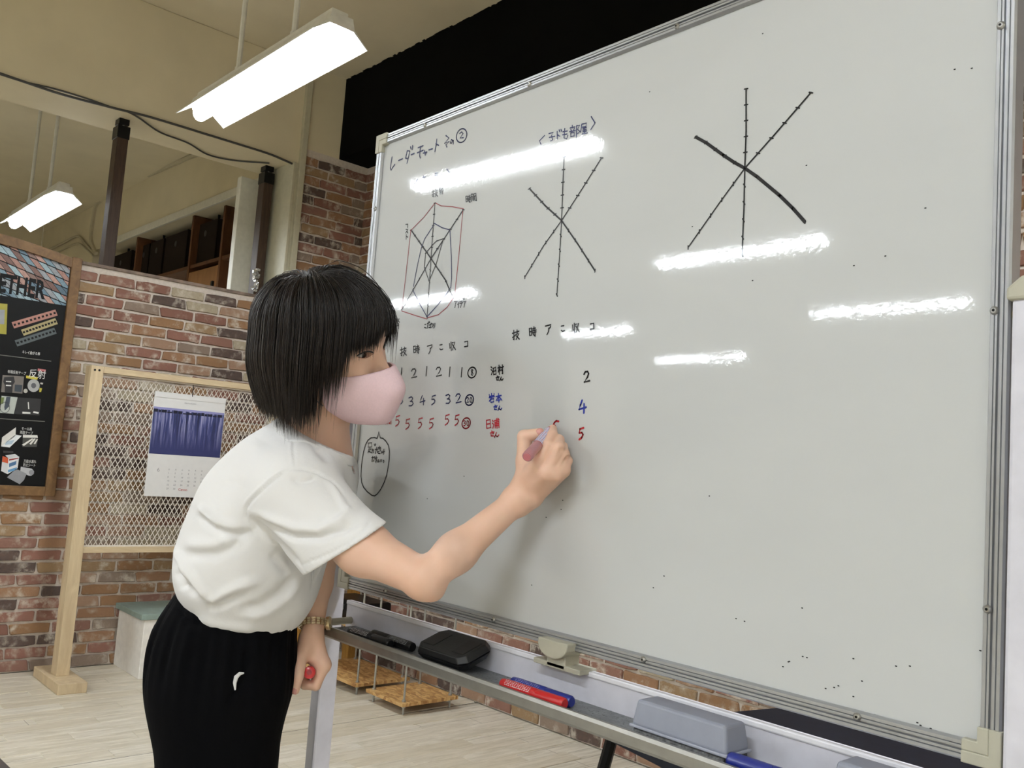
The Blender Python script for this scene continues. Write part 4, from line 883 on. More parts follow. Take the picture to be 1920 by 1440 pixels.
MB().tube([ctr + RC @ V(.012, dep * .5, -.01), ctr + RC @ V(.026, dep * .5, -.01)], .005, 8).build('hinge', casem, cs)
# grey erasers
def eraser(ax_, bx_, label, group=None):
    y0, y1 = .909, .957; t = thing('board_eraser', ((ax_ + bx_) / 2, .93, TF), label, 'eraser', group)
    b = MB(); h0, h1 = TF + .014, TF + .046; i_ = .008
    b.add([(ax_, y0, h0), (bx_, y0, h0), (bx_, y1, h0), (ax_, y1, h0), (ax_ + i_ * .6, y0 + i_ * .5, h1), (bx_ - i_ * .6, y0 + i_ * .5, h1), (bx_ - i_ * .6, y1 - i_ * .5, h1), (ax_ + i_ * .6, y1 - i_ * .5, h1)], [(3, 2, 1, 0), (4, 5, 6, 7), (0, 1, 5, 4), (1, 2, 6, 5), (2, 3, 7, 6), (3, 0, 4, 7)])
    hd = b.build('holder', mat('grey_plastic', '868a97', .45), t, bevel=.004, seg=3)
    MB().span((ax_ - .0015, y0 - .0015, h0 - .002), (bx_ + .0015, y1 + .0015, h0 + .0015)).build('rim', mat('grey_plastic_rim', '9a9daa', .45), hd, bevel=.001)
    b = MB()
    for k in range(5): b.tube([(ax_ + .004, y0 + .0055 + k * .0092, TF + .0062), (bx_ - .003, y0 + .0055 + k * .0092, TF + .0062)], .0058, 10)
    N_ = mat('felt_pad', '5c5c5c', .95, var=.6, scale=260); b.build('felt_pad', N_, t, smooth=True)
    return t
eraser(tx(1183, 1350, .909), tx(1362, 1400, .909), 'grey plastic board eraser with a felt pad, whole one in the tray')
eraser(tx(1556, 1452, .909), tx(1556, 1452, .909) + .13, 'second grey eraser whose top just shows at the bottom edge')
# ------------------------------------------------------------------ the person: implicit solids meshed into one continuous skin
def cone(a, b, r1, r2):
    """round cone between two points"""
    a, b = V(*a), V(*b); ba = b - a; l2 = ba @ ba; rr = r1 - r2; a2 = l2 - rr * rr; il2 = 1 / l2; R = max(r1, r2)
    def f(p):
        pa = p - a; y = pa @ ba; z = y - l2; q = pa * l2 - y[:, None] * ba; x2 = np.einsum('ij,ij->i', q, q); y2 = y * y * l2; z2 = z * z * l2
        k = np.sign(rr) * rr * rr * x2
        o = (np.sqrt(x2 * a2 * il2) + y * rr) * il2 - r1
        m1 = np.sign(z) * a2 * z2 > k; m2 = np.sign(y) * a2 * y2 < k
        o = np.where(m2, np.sqrt(x2 + y2) * il2 - r1, o); return np.where(m1, np.sqrt(x2 + z2) * il2 - r2, o)
    f.lo = np.minimum(a, b) - R; f.hi = np.maximum(a, b) + R; return f
def ell(c, r, M=None):
    c, r = V(*c), V(*r); M = np.eye(3) if M is None else M
    def f(p):
        q = (p - c) @ M.T; k0 = np.linalg.norm(q / r, axis=1); k1 = np.linalg.norm(q / (r * r), axis=1); return k0 * (k0 - 1) / np.maximum(k1, 1e-6)
    R = r.max(); f.lo = c - R; f.hi = c + R; return f
def squash(g, c, n, s):
    """g evaluated in a space stretched by s along n about c, so the solid becomes s times wider along n"""
    c, n = V(*c), V(*n); n = n / np.linalg.norm(n)
    def f(p): d = (p - c) @ n; return g(p - np.outer(d * (1 - 1 / s), n))
    m = (max(s, 1) - 1) * np.linalg.norm(g.hi - g.lo) + 1e-3; f.lo = g.lo - m; f.hi = g.hi + m; return f
def smin(a, b, k): h = np.clip(.5 + .5 * (b - a) / k, 0, 1); return b + (a - b) * h - k * h * (1 - h)
def union(items, pad=.06):
    """items: (solid, blend radius)"""
    def f(p):
        out = np.full(len(p), 1.0)
        for g, k in items:
            m = np.all((p > g.lo - pad) & (p < g.hi + pad), axis=1)
            if m.any(): out[m] = smin(g(p[m]), out[m], k)
        return out
    f.lo = np.min([g.lo for g, _ in items], 0); f.hi = np.max([g.hi for g, _ in items], 0); return f
OFF8 = np.array([(i, j, k) for i in (0, 1) for j in (0, 1) for k in (0, 1)])
def surface(f, h, region=None, ref=8):
    """sparse surface nets; returns vertices and quads"""
    H = h * ref; lo = np.floor((f.lo - 2 * h) / H).astype(int); hi = np.ceil((f.hi + 2 * h) / H).astype(int)
    G = np.stack(np.meshgrid(*[np.arange(a, b) for a, b in zip(lo, hi)], indexing='ij'), -1).reshape(-1, 3)
    C = (G + .5) * H
    if region is not None: m = region(C, H); G, C = G[m], C[m]
    G = G[np.abs(f(C)) < H * 1.15]
    cell = (G[:, None, :] * ref + np.stack(np.meshgrid(*[np.arange(ref)] * 3, indexing='ij'), -1).reshape(1, -1, 3)).reshape(-1, 3)
    B = 1 << 20; base = cell.min(0) - 2; key = lambda c: ((c[:, 0] - base[0]) * 4096 + (c[:, 1] - base[1])) * 4096 + (c[:, 2] - base[2])
    corners = np.concatenate([key(cell + o) for o in OFF8]); uk, inv = np.unique(corners, return_inverse=True)
    uc = np.stack([uk // (4096 * 4096), (uk // 4096) % 4096, uk % 4096], 1) + base; val = np.empty(len(uk))
    for i in range(0, len(uk), 400000): val[i:i + 400000] = f(uc[i:i + 400000] * h)
    cv = val[inv].reshape(8, -1).T; ins = cv < 0; act = ins.any(1) & ~ins.all(1)
    cell, cv = cell[act], cv[act]; acc = np.zeros((len(cell), 3)); cnt = np.zeros(len(cell))
    for a in range(8):
        for b in range(a + 1, 8):
            if np.abs(OFF8[a] - OFF8[b]).sum() != 1: continue
            m = (cv[:, a] < 0) != (cv[:, b] < 0); t = cv[m, a] / (cv[m, a] - cv[m, b]); acc[m] += OFF8[a] + t[:, None] * (OFF8[b] - OFF8[a]); cnt[m] += 1
    P = (cell + acc / cnt[:, None]) * h
    ck = key(cell); order = np.argsort(ck); sk = ck[order]; quads = []
    def idx(c):
        k = key(c); j = np.clip(np.searchsorted(sk, k), 0, len(sk) - 1); return np.where(sk[j] == k, order[j], -1)
    for ax, (u, v, o) in enumerate((((0, 1, 0), (0, 0, 1), 4), ((0, 0, 1), (1, 0, 0), 2), ((1, 0, 0), (0, 1, 0), 1))):
        u, v = np.array(u), np.array(v); s0, s1 = cv[:, 0] < 0, cv[:, o] < 0; m = s0 != s1; c = cell[m]; fl = s0[m]
        q = np.stack([idx(c - u - v), idx(c - v), idx(c), idx(c - u)], 1); ok = (q >= 0).all(1); q, fl = q[ok], fl[ok]
        quads.append(np.where(fl[:, None], q, q[:, ::-1]))
    # pull vertices onto the surface
    e = h * .5
    for _ in range(2):
        d = np.stack([f(P + V(*(e if i == k else 0 for i in range(3)))) - f(P - V(*(e if i == k else 0 for i in range(3)))) for k in range(3)], 1) / (2 * e)
        n2 = np.maximum((d * d).sum(1), .25); P = P - d * np.clip(f(P) / n2, -h, h)[:, None]
    return P, np.concatenate(quads), d / np.sqrt(np.maximum((d * d).sum(1), 1e-9))[:, None]
def skin_mesh(name, pieces, m, parent, label=None):
    vs, fs, o = [], [], 0
    for P, Q, _ in pieces: vs.append(P); fs.append(Q + o); o += len(P)
    P, Q = np.concatenate(vs), np.concatenate(fs); me = bpy.data.meshes.new(name); off = WL[parent.name]
    me.vertices.add(len(P)); me.vertices.foreach_set('co', (P - off).ravel()); me.loops.add(len(Q) * 4); me.loops.foreach_set('vertex_index', Q.ravel().astype(np.int32))
    me.polygons.add(len(Q)); me.polygons.foreach_set('loop_start', np.arange(0, len(Q) * 4, 4, dtype=np.int32)); me.update(calc_edges=True); me.polygons.foreach_set('use_smooth', np.ones(len(Q), bool)); me.validate()
    ob = link(bpy.data.objects.new(name, me)); me.materials.append(m); ob.parent = parent; WL[ob.name] = off
    if label: ob['label'] = label
    return ob
def bp(px, py, o): return on_y(px, py, WY - o)      # a point o metres in front of the board
TO, AWAY, UPZ = V(.669, .743, 0), V(-.743, .669, 0), V(0, 0, 1)
hipc = at(415, 1250, 1.6)
PE = thing('person', (hipc[0], hipc[1], 0), 'person with a black bob, pink mask, white T-shirt and black trousers writing on the whiteboard', 'person')
# skin
N = NT('skin'); v = N.coords(); f1 = N.noise(v, 14, 4); f2 = N.noise(v, 420, 2)
N.set(N.mix(N.math('MULTIPLY', f2, .12), N.ramp(f1, [(.3, 'd6ae95'), (.7, 'deb9a3')]), 'c99a83'), .48, 0, .4)
N.b.inputs['Subsurface Weight'].default_value = .12; N.b.inputs['Subsurface Radius'].default_value = (.012, .005, .003); N.b.inputs['Subsurface Scale'].default_value = .4
N.bump(f2, .08, .0008); SKIN = N.m
# head frame
yaw, rol, pit = math.radians(20), math.radians(21), math.radians(5)
HF = math.cos(yaw) * TO - math.sin(yaw) * AWAY; HS = np.cross(HF, UPZ); HU = math.cos(rol) * UPZ + math.sin(rol) * HS; HS = math.cos(rol) * HS - math.sin(rol) * UPZ
HF, HU = math.cos(pit) * HF - math.sin(pit) * HU, math.cos(pit) * HU + math.sin(pit) * HF
HC = at(622, 646, 1.52); HM = np.array([HF, HS, HU])
def hd(x, y, z): return HC + x * HF + y * HS + z * HU
head = [(ell(hd(-.012, 0, .032), (.098, .078, .080), HM), .001), (ell(hd(.03, 0, -.03), (.058, .06, .085), HM), .03), (cone(hd(.058, 0, -.085), hd(.066, 0, -.098), .034, .024), .03),
        (cone(hd(-.0, .045, -.045), hd(.055, .018, -.1), .022, .018), .02), (cone(hd(-.0, -.045, -.045), hd(.055, -.018, -.1), .022, .018), .02),
        (cone(hd(.05, .034, -.022), hd(.062, .028, -.04), .024, .022), .02), (cone(hd(.05, -.034, -.022), hd(.062, -.028, -.04), .024, .022), .02),
        (cone(hd(.078, 0, .002), hd(.099, 0, -.034), .008, .0105), .014), (ell(hd(.092, .010, -.040), (.009, .008, .007), HM), .006), (ell(hd(.092, -.010, -.040), (.009, .008, .007), HM), .006),
        (cone(hd(.066, -.036, .022), hd(.077, 0, .02), .014, .014), .014), (cone(hd(.066, .036, .022), hd(.077, 0, .02), .014, .014), .014),
        (ell(hd(-.012, .078, -.012), (.020, .008, .032), HM), .006), (ell(hd(-.012, -.078, -.012), (.020, .008, .032), HM), .006)]
hsolid = union(head)
def face_x(y, z):
    xs_ = np.linspace(.13, .03, 500); v_ = hsolid(np.array([hd(x, y, z) for x in xs_])); i = np.argmax(v_ < 0); return xs_[i]
EX = face_x(.032, -.001)
almond = [union([(ell(hd(EX, s * .0315, -.0015), (.016, .0105, .0052), HM), .001), (ell(hd(EX - .002, s * .0315, -.0012), (.016, .0145, .0030), HM), .002)]) for s in (-1, 1)]
nk0, nk1 = hd(-.028, 0, -.055), at(598, 850, 1.56)
parts = head + [(cone(nk0, nk1, .050, .053), .03)]
# trunk and legs under the clothes
parts += [(cone(at(570, 915, 1.50), at(585, 900, 1.66), .04, .04), .04), (squash(cone(at(560, 900, 1.59), at(470, 1080, 1.6), .085, .085), at(520, 980, 1.6), AWAY, 1.3), .05),
          (squash(cone(at(468, 1080, 1.6), at(425, 1215, 1.6), .085, .095), at(450, 1150, 1.6), AWAY, 1.3), .05)]
# right arm
SH, EL, WR = at(568, 948, 1.445), at(796, 1086, 1.30), bp(989, 922, .040)
fa = WR - EL
parts += [(cone(SH, at(681, 1028, 1.372), .042, .0375), .02), (cone(at(681, 1028, 1.372), EL, .0375, .0265), .025), (cone(EL, EL + fa * .3, .0255, .0268), .015), (cone(EL + fa * .3, EL + fa * .92, .0268, .0185), .02), (cone(at(812, 1106, 1.305), at(792, 1092, 1.30), .015, .021), .015)]
ws = np.cross(fa / np.linalg.norm(fa), -ray(990, 920) / np.linalg.norm(ray(990, 920)))   # across the wrist
ws /= np.linalg.norm(ws)
parts += [(cone(EL + fa * .9 - ws * .006, WR - ws * .008, .0185, .0185), .012), (cone(EL + fa * .9 + ws * .006, WR + ws * .008, .0185, .0185), .012)]
handR = [(bp(1007, 873, .062), .0125), (bp(1025, 887, .056), .0125), (bp(1043, 889, .045), .0118), (bp(1056, 882, .033), .0108)]
w4 = [WR - ws * .012, WR - ws * .004, WR + ws * .004, WR + ws * .011]
for (mc, r), wv in zip(handR, [w4[i] for i in (0, 1, 2, 3)]): parts.append((cone(wv, mc, .0140, r), .007))
def finger(js, rs, k0=.004):
    for i in range(len(js) - 1): parts.append((cone(js[i], js[i + 1], rs[i], rs[i + 1]), k0 if i == 0 else .0022))
finger([handR[0][0], bp(1028, 835, .051), bp(1036, 816, .032), bp(1036, 805, .014)], [.0100, .0088, .0080, .0070])
finger([handR[1][0], bp(1047, 839, .045), bp(1048, 825, .024), bp(1036, 828, .012)], [.0100, .0088, .0080, .0072])
finger([handR[2][0], bp(1057, 851, .034), bp(1055, 838, .016), bp(1045, 840, .010)], [.0094, .0082, .0076, .007])
finger([handR[3][0], bp(1064, 864, .024), bp(1060, 853, .011), bp(1052, 853, .009)], [.0086, .0074, .0068, .0062])
finger([WR + V(0, -.004, .012), bp(985, 862, .050), bp(983, 819, .053), bp(1013, 812, .040)], [.0165, .0132, .0104, .0074], .012)
parts.append((cone(bp(986, 866, .048), handR[0][0] + V(-.004, .012, -.006), .010, .011), .012))
# left arm, hanging; the fist closes round a red cap
SL, ELl, WL_ = at(606, 885, 1.70), at(590, 1050, 1.68), at(588, 1171, 1.63)
parts += [(cone(SL, ELl, .045, .036), .03), (cone(ELl, ELl + (WL_ - ELl) * .35, .035, .0325), .02), (cone(ELl + (WL_ - ELl) * .35, WL_, .0315, .0185), .015)]
kn = [at(606, 1247, 1.600), at(605, 1251, 1.622), at(602, 1252, 1.644), at(598, 1250, 1.664)]
for i, k in enumerate(kn): parts.append((cone(WL_ + V(.0, 0, .0) + AWAY * (-.014 + .009 * i), k, .0150, .0120), .007))
for i, (k, dd) in enumerate(zip(kn, (1.588, 1.612, 1.636, 1.658))):
    finger([k, at(592, 1285, dd), at(572 + i, 1284, dd + .004), at(569 + i, 1272, dd + .01)], [.0115, .0092, .0084, .0078])
finger([at(577, 1196, 1.606), at(563, 1236, 1.580), at(559, 1266, 1.562), at(554, 1295, 1.556)], [.0160, .0118, .0100, .0066], .012)
parts.append((cone(at(572, 1225, 1.60), kn[0], .012, .011), .012))
solid = union(parts)
GRC = bp(1042, 855, .05); groove = union([(cone(bp(1023, 868, .071), bp(1039, 832, .058), .0016, .0034), .0005), (cone(bp(1040, 874, .060), bp(1053, 845, .047), .0014, .0030), .0005), (cone(bp(1052, 876, .047), bp(1062, 857, .034), .0008, .0018), .0005)])
def body(p):
    d = solid(p); m = np.linalg.norm(p - HC, axis=1) < .13
    if m.any():
        q = p[m]; d[m] = np.maximum(d[m], np.maximum(-almond[0](q), -almond[1](q)))
    m = np.linalg.norm(p - GRC, axis=1) < .07
    if m.any(): q = p[m]; d[m] = -smin(-d[m], groove(q), .004)
    return d
body.lo, body.hi = solid.lo, solid.hi
_eye = [hd(.0715, s * .031, -.0005) for s in (-1, 1)]
fine = [(WR, .16), (bp(1025, 850, .03), .10), (at(585, 1250, 1.62), .13), (hd(.07, 0, -.01), .085)]
def infine(C, H): return np.any([np.linalg.norm(C - c, axis=1) < r + H * .2 for c, r in fine], 0)
def outfine(C, H): return ~np.any([np.linalg.norm(C - c, axis=1) < r - H * .9 for c, r in fine], 0)
skin_mesh('body', [surface(body, .0036, outfine), surface(body, .0017, infine)], SKIN, PE)
naild = mat('fingernail', 'c98f86', .25, coat=.4)
def nail(tip, base, r, n, nm):
    d_ = tip - base; d_ /= np.linalg.norm(d_); n = V(*n) - d_ * (V(*n) @ d_); n /= np.linalg.norm(n); c_ = np.cross(n, d_)
    b_ = MB(); rows = []
    for i in range(7):
        u = -.0065 + i * .0018; hw_ = r * .78 * min(1, math.sqrt(max(0, 1 - ((i - 3) / 3.6) ** 2)) * 1.15)
        rows.append([tip + d_ * (u + .0015) + c_ * (r * .98 * math.sin(a)) * hw_ / (r * .78) + n * (r * math.cos(a) + .0006 - .0012 * max(0, i - 4)) for a in np.linspace(-.85, .85, 7)])
    b_.add([p for r_ in rows for p in r_], [(i * 7 + k, i * 7 + k + 1, i * 7 + k + 8, i * 7 + k + 7) for i in range(6) for k in range(6)]); b_.build('thumbnail', naild, PE, smooth=True)
nail(bp(1013, 812, .040), bp(983, 819, .053), .0074, -ray(1010, 810) + V(0, 0, .55), 0)
nail(at(554, 1295, 1.556), at(559, 1266, 1.562), .0068, -ray(554, 1290) - TO * .5, 0)
# eyes, lids and brows
eyew = mat('eye_white', 'b9b3ae', .2, var=.02); iris = mat('iris_dark', '17100d', .15); lash = mat('lash_black', '0d0a09', .6)
for s in (-1, 1):
    ec = hd(EX - .0142, s * .0315, -.0015); eo = MB().lathe(ec, HF, [(-.0125 * math.cos(t), .0125 * math.sin(t)) for t in np.linspace(.05, 3.09, 14)], 22).build('eye', eyew, PE, smooth=True)
    g = HF * .95 - HU * .22 - HS * .05; g /= np.linalg.norm(g); MB().lathe(ec, g, [(.0108, .0066), (.0126, .0050), (.0130, .0005)], 18).build('iris', iris, eo, smooth=True)
    def edge(u, z, o=.0006): y = s * .0315 + u * .0148; return hd(face_x(y, z) + o, y, z)
    us = np.linspace(-1, 1, 13)
    MB().tube([edge(u, .0040 - .0048 * u * u) for u in us], [.0006] + [.0013] * 11 + [.0006], 6).build('upper_lashes', lash, PE, smooth=True)
    MB().tube([edge(u * 1.05, .0088 - .0058 * u * u, -.0004) for u in us], .0007, 6).build('lid_crease', mat('lid_crease', '9a6d58', .6), PE, smooth=True)
    MB().tube([edge(u, -.0064 + .0044 * u * u, .0001) for u in us], .0006, 6).build('lower_lash_line', mat('lid_crease', '9a6d58', .6), PE, smooth=True)
    MB().tube([edge(u * 1.35, .0205 + .003 * (1 - u * u), .0004) for u in us], [.0008] + [.0018] * 11 + [.0006], 6).build('eyebrow', mat('brow', '2a1c15', .7), PE, smooth=True)
# pink mask over nose and chin
mk = union([(ell(hd(.040, 0, -.064), (.060, .064, .056), HM), .001), (cone(hd(.090, 0, -.026), hd(.110, 0, -.064), .012, .012), .034), (cone(hd(.110, 0, -.064), hd(.090, 0, -.104), .012, .018), .034), (cone(hd(.06, 0, -.094), hd(.076, 0, -.094), .032, .027), .025), (ell(hd(.066, 0, -.046), (.034, .046, .032), HM), .03)])
def maskf(p):
    q = (p - HC) @ HM.T; top = q[:, 2] + .026 + .2 * (np.sqrt(q[:, 1] ** 2 + .018 ** 2) - .018)
    back = .016 - q[:, 0] + .3 * np.maximum(0, .045 + q[:, 2]); low = -.124 - q[:, 2]
    d = mk(p) - .0035
    return np.maximum(np.maximum(d, top), np.maximum(back, np.maximum(low, -(mk(p) + .001))))
maskf.lo, maskf.hi = mk.lo - .01, mk.hi + .01
skin_mesh('face_mask', [surface(maskf, .0018)], mat('pink_mask_cloth', 'ebcdd4', .8, var=.03, scale=300, bump=.15), PE, 'pale pink cloth face mask')
b = MB(); b.tube([hd(.018, .062, -.088), hd(.0, .072, -.07), hd(-.015, .08, -.04)], .0013, 6); b.tube([hd(.018, .064, -.035), hd(.0, .074, -.02), hd(-.015, .08, .0)], .0013, 6)
b.build('mask_loop', mat('grey_elastic', '6f6d70', .6), PE)
# ------------------------------------------------------------------ T-shirt
shirtm = NT('white_jersey'); v = shirtm.coords(); f1 = shirtm.noise(v, 900, 2); f2 = shirtm.noise(v, 35, 4)
shirtm.set('dddcdb', .85, 0, .2); bb = shirtm.n('ShaderNodeBump'); bb.inputs['Strength'].default_value = .25; bb.inputs['Distance'].default_value = .004; shirtm.l(f2, bb.inputs['Height'])
b2 = shirtm.n('ShaderNodeBump'); b2.inputs['Strength'].default_value = .15; b2.inputs['Distance'].default_value = .0006; shirtm.l(f1, b2.inputs['Height']); shirtm.l(bb.outputs[0], b2.inputs['Normal']); shirtm.l(b2.outputs[0], shirtm.b.inputs['Normal']); shirtm = shirtm.m
D0 = 1.58
def tk(px1, py1, r1, px2, py2, r2, s=1.3): c = at((px1 + px2) / 2, (py1 + py2) / 2, D0); return squash(cone(at(px1, py1, D0), at(px2, py2, D0), r1, r2), c, AWAY, s)
SP = [(tk(562, 852, .068, 534, 902, .090), .001), (tk(534, 906, .090, 502, 968, .113), .04), (tk(502, 968, .113, 470, 1050, .113), .04), (tk(470, 1050, .113, 472, 1108, .092), .04),
      (tk(470, 1075, .105, 490, 1095, .09), .03), (cone(at(398, 1085, 1.55), at(430, 1140, 1.53), .045, .04), .03), (cone(at(520, 1120, 1.53), at(470, 1140, 1.53), .04, .045), .03),
      (cone(at(545, 905, 1.47), at(600, 880, 1.68), .058, .055), .05), (cone(at(596, 858, 1.52), at(575, 930, 1.56), .055, .08), .04), (cone(at(598, 860, 1.56), at(588, 900, 1.58), .042, .05), .03)]
SS, SC_ = at(558, 925, 1.44), at(636, 1034, 1.405)
sdir = at(640 + 54, 1034 + 84, 1.41) - at(640, 1034, 1.41); sdir /= np.linalg.norm(sdir)
sax = (SC_ - SS) / np.linalg.norm(SC_ - SS)
SP += [(cone(SS, SC_ + sax * .06, .072, .0600), .035), (cone(SH, at(692, 1034, 1.368), .057, .0505), .02)]
SLs, SLe = at(610, 895, 1.69), at(600, 985, 1.69)
SP += [(cone(SLs, SLe, .06, .055), .03)]
so = union(SP, .08)
sl_in = union([(cone(SC_ - sax * .03, SC_ + sax * .12, .054, .056), .001), (cone(at(664, 1016, 1.384), at(715, 1048, 1.358), .0428, .0428), .01)])
nin = cone(hd(-.02, 0, -.10), at(606, 846, 1.555), .060, .066)
NC = at(575, 806, 1.56); NN = at(575 + 45, 806 - 89, 1.56) - NC; NN /= np.linalg.norm(NN)
FOLD = []
def fold(pts, amp, wd, sc=3., ox=260, oy=760): FOLD.append(([(ox + x / sc, oy + y / sc) for x, y in pts], amp, wd))
# seams
fold([(885, 110), (872, 180), (868, 240), (880, 350)], -.0022, 1.8); fold([(872, 110), (858, 180), (855, 240), (866, 352)], .0016, 2.2)
fold([(850, 362), (800, 388), (745, 430), (680, 490), (630, 540), (600, 585), (600, 640), (615, 700)], -.0035, 2.2); fold([(838, 355), (790, 378), (735, 418), (668, 478), (615, 530), (585, 575)], .002, 2.6)
fold([(850, 362), (920, 358), (1000, 378), (1080, 420), (1130, 470), (1150, 520)], -.003, 2.2)
fold([(905, 905), (985, 870), (1080, 832), (1190, 770), (1290, 672), (1315, 630)], -.0022, 1.8)
# drapery
fold([(610, 630), (680, 700), (760, 770), (850, 860), (900, 930)], -.010, 9); fold([(660, 620), (760, 690), (880, 745), (1010, 745), (1150, 700), (1250, 640)], -.007, 7); fold([(640, 600), (740, 640), (880, 690), (1010, 700), (1130, 650), (1200, 580)], .006, 9)
fold([(860, 400), (900, 430), (960, 425), (1010, 400)], -.005, 6); fold([(1060, 420), (1120, 500), (1160, 570), (1190, 600)], .004, 6)
fold([(340, 600), (400, 660), (480, 710), (560, 725), (640, 715)], -.010, 8); fold([(330, 570), (400, 630), (480, 680), (570, 695)], .008, 10); fold([(360, 580), (430, 650), (450, 690)], .006, 6)
fold([(240, 830), (330, 835), (430, 835), (520, 800), (620, 730)], -.008, 12); fold([(250, 790), (350, 800), (450, 790), (540, 750)], .007, 14)
fold([(195, 790), (230, 860), (290, 950), (350, 1030), (410, 1100)], .009, 7); fold([(185, 850), (225, 930), (275, 1010), (320, 1080)], -.008, 8); fold([(390, 1110), (440, 1090), (480, 1060), (560, 1020), (680, 990)], .007, 10); fold([(380, 1130), (430, 1130), (500, 1100), (600, 1060)], -.007, 9)
fold([(560, 1150), (680, 1130), (800, 1050), (900, 940)], -.006, 10); fold([(600, 1200), (720, 1170), (840, 1080), (930, 960)], .005, 10); fold([(740, 830), (800, 900), (850, 960)], -.005, 10)
fold([(205, 930), (235, 985), (250, 1040)], -.010, 6); fold([(230, 900), (262, 960), (270, 1020)], .007, 6); fold([(330, 1195), (420, 1230), (520, 1245), (700, 1260)], .006, 9)
fold([(520, 400), (470, 480), (430, 560)], -.003, 14); fold([(700, 200), (640, 320), (560, 440)], .003, 18); fold([(960, 160), (1010, 250), (1080, 320)], -.004, 8)
def press(P, nrm):
    px = project(P); face = np.clip(((CAM - P) * nrm).sum(1) / np.linalg.norm(CAM - P, axis=1) * 2.5 + .15, 0, 1); out = np.zeros(len(P))
    for pts, amp, wd in FOLD:
        d = np.full(len(P), 1e9); T = np.zeros(len(P)); n = len(pts) - 1
        for i in range(n):
            a, b = V(*pts[i]), V(*pts[i + 1]); t = np.clip(((px - a) @ (b - a)) / ((b - a) @ (b - a)), 0, 1); dd = np.linalg.norm(px - a - t[:, None] * (b - a), axis=1); m = dd < d; d[m] = dd[m]; T[m] = (i + t[m]) / n
        out += amp * np.exp(-(d / wd) ** 2) * np.clip(np.minimum(T, 1 - T) * 5 + .15, 0, 1)
    return P + nrm * (out * face)[:, None]
def shirtf(p):
    d = so(p); cut = (p - SC_) @ sdir; near = np.linalg.norm(p - SC_, axis=1) < .17; d = np.where(near & ((p - at(560, 1000, 1.5)) @ TO > .02), np.maximum(d, cut), d)
    d = np.where(near, np.maximum(d, -sl_in(p)), d); d = np.maximum(d, -nin(p)); d = np.where(np.linalg.norm(p - NC, axis=1) < .11, np.maximum(d, (p - NC) @ NN), d)
    cl = (p - SLe) @ (V(0, 0, -1.)) - .03; nl = np.linalg.norm(p - SLe, axis=1) < .07
    return d
shirtf.lo, shirtf.hi = so.lo, so.hi
P, Q, n = surface(shirtf, .0032)
P = press(P, n); skin_mesh('t_shirt', [(P, Q, n)], shirtm, PE, 'white short sleeved cotton T-shirt')
# ribbed collar: a band standing just proud of the neckline
def collarf(p):
    h_ = (p - NC) @ NN; r_ = np.linalg.norm(p - NC, axis=1)
    return np.maximum(np.maximum(np.maximum(so(p) - .0022, -nin(p) - .001), np.abs(h_ + .0065) - .0075), r_ - .115)
collarf.lo, collarf.hi = NC - .12, NC + .12
skin_mesh('collar', [surface(collarf, .0025)], shirtm, PE)
# ------------------------------------------------------------------ trousers and shoes
trm = NT('black_twill'); v = trm.coords(); trm.set('050507', .95, 0, .08); f2 = trm.noise(trm.coords((1, 1, .35)), 26, 4); trm.bump(f2, .35, .006); trm = trm.m
hz = hipc[2]
def tz(px, py, d=1.6): return at(px, py, d)
aR = V(*(tz(413, 1300, 1.53))); aL = V(*(tz(420, 1300, 1.68)))
fR = V(aR[0], aR[1], .09) + TO * -.005; fL = V(aL[0], aL[1], .09) + TO * .03
TP = [(squash(cone(tz(436, 1140), tz(419, 1215), .093, .105), tz(420, 1180), AWAY, 1.35), .001), (squash(cone(tz(417, 1215), tz(412, 1290), .108, .110), tz(408, 1250), AWAY, 1.25), .04),
      (cone(tz(404, 1225, 1.52), tz(398, 1270, 1.52), .083, .086), .05), (cone(tz(458, 1180, 1.55), tz(454, 1260, 1.55), .078, .076), .05), (cone(aR, V(aR[0], aR[1], .5) + TO * .022, .106, .086), .04), (cone(V(aR[0], aR[1], .5) + TO * .022, fR + TO * .02, .086, .082), .03),
      (cone(aL, V(aL[0], aL[1], .5) + TO * .022, .104, .086), .03), (cone(V(aL[0], aL[1], .5) + TO * .022, fL, .086, .082), .03)]
tro = union(TP, .08); wc_ = tz(430, 1150)
def trof(p):
    q = p - wc_; an = np.arctan2(q @ AWAY, q @ TO); top = np.exp(-((p[:, 2] - (wc_[2] - .045)) / .06) ** 2)
    return np.maximum(tro(p) + .0016 * np.sin(an * 46) * top + .003 * np.sin(an * 17 + 2) * top, np.maximum(.07 - p[:, 2], p[:, 2] - wc_[2] - .06))
trof.lo, trof.hi = tro.lo, tro.hi
FOLD = []
fold([(735, 490), (745, 560), (735, 660), (700, 760), (640, 840), (600, 890)], -.006, 4, 3.692, 260, 1080); fold([(300, 330), (370, 340), (430, 350)], -.004, 5, 3.692, 260, 1080); fold([(250, 200), (330, 300), (420, 330)], -.005, 3, 3.692, 260, 1080)
P, Q, n = surface(trof, .005); P = press(P, n); skin_mesh('trousers', [(P, Q, n)], trm, PE, 'black wide trousers with a gathered waistband')
pk = [at(260 + x / 3.692, 1080 + y / 3.692, 1.478) for x, y in ((728, 672), (700, 676), (675, 700), (665, 740), (668, 790))]
def on_solid(f, p):
    d = p - CAM; L = np.linalg.norm(d); d /= L
    for t in np.linspace(L - .25, L + .3, 400):
        if f((CAM + d * t)[None])[0] < 0: return CAM + d * (t - .002)
    return p
pk = [on_solid(trof, p) for p in pk]; MB().tube(pk, [.0012, .003, .0038, .003, .0012], 8).build('pocket_lining', shirtm, PE, smooth=True, label='white lining peeping from the pocket')
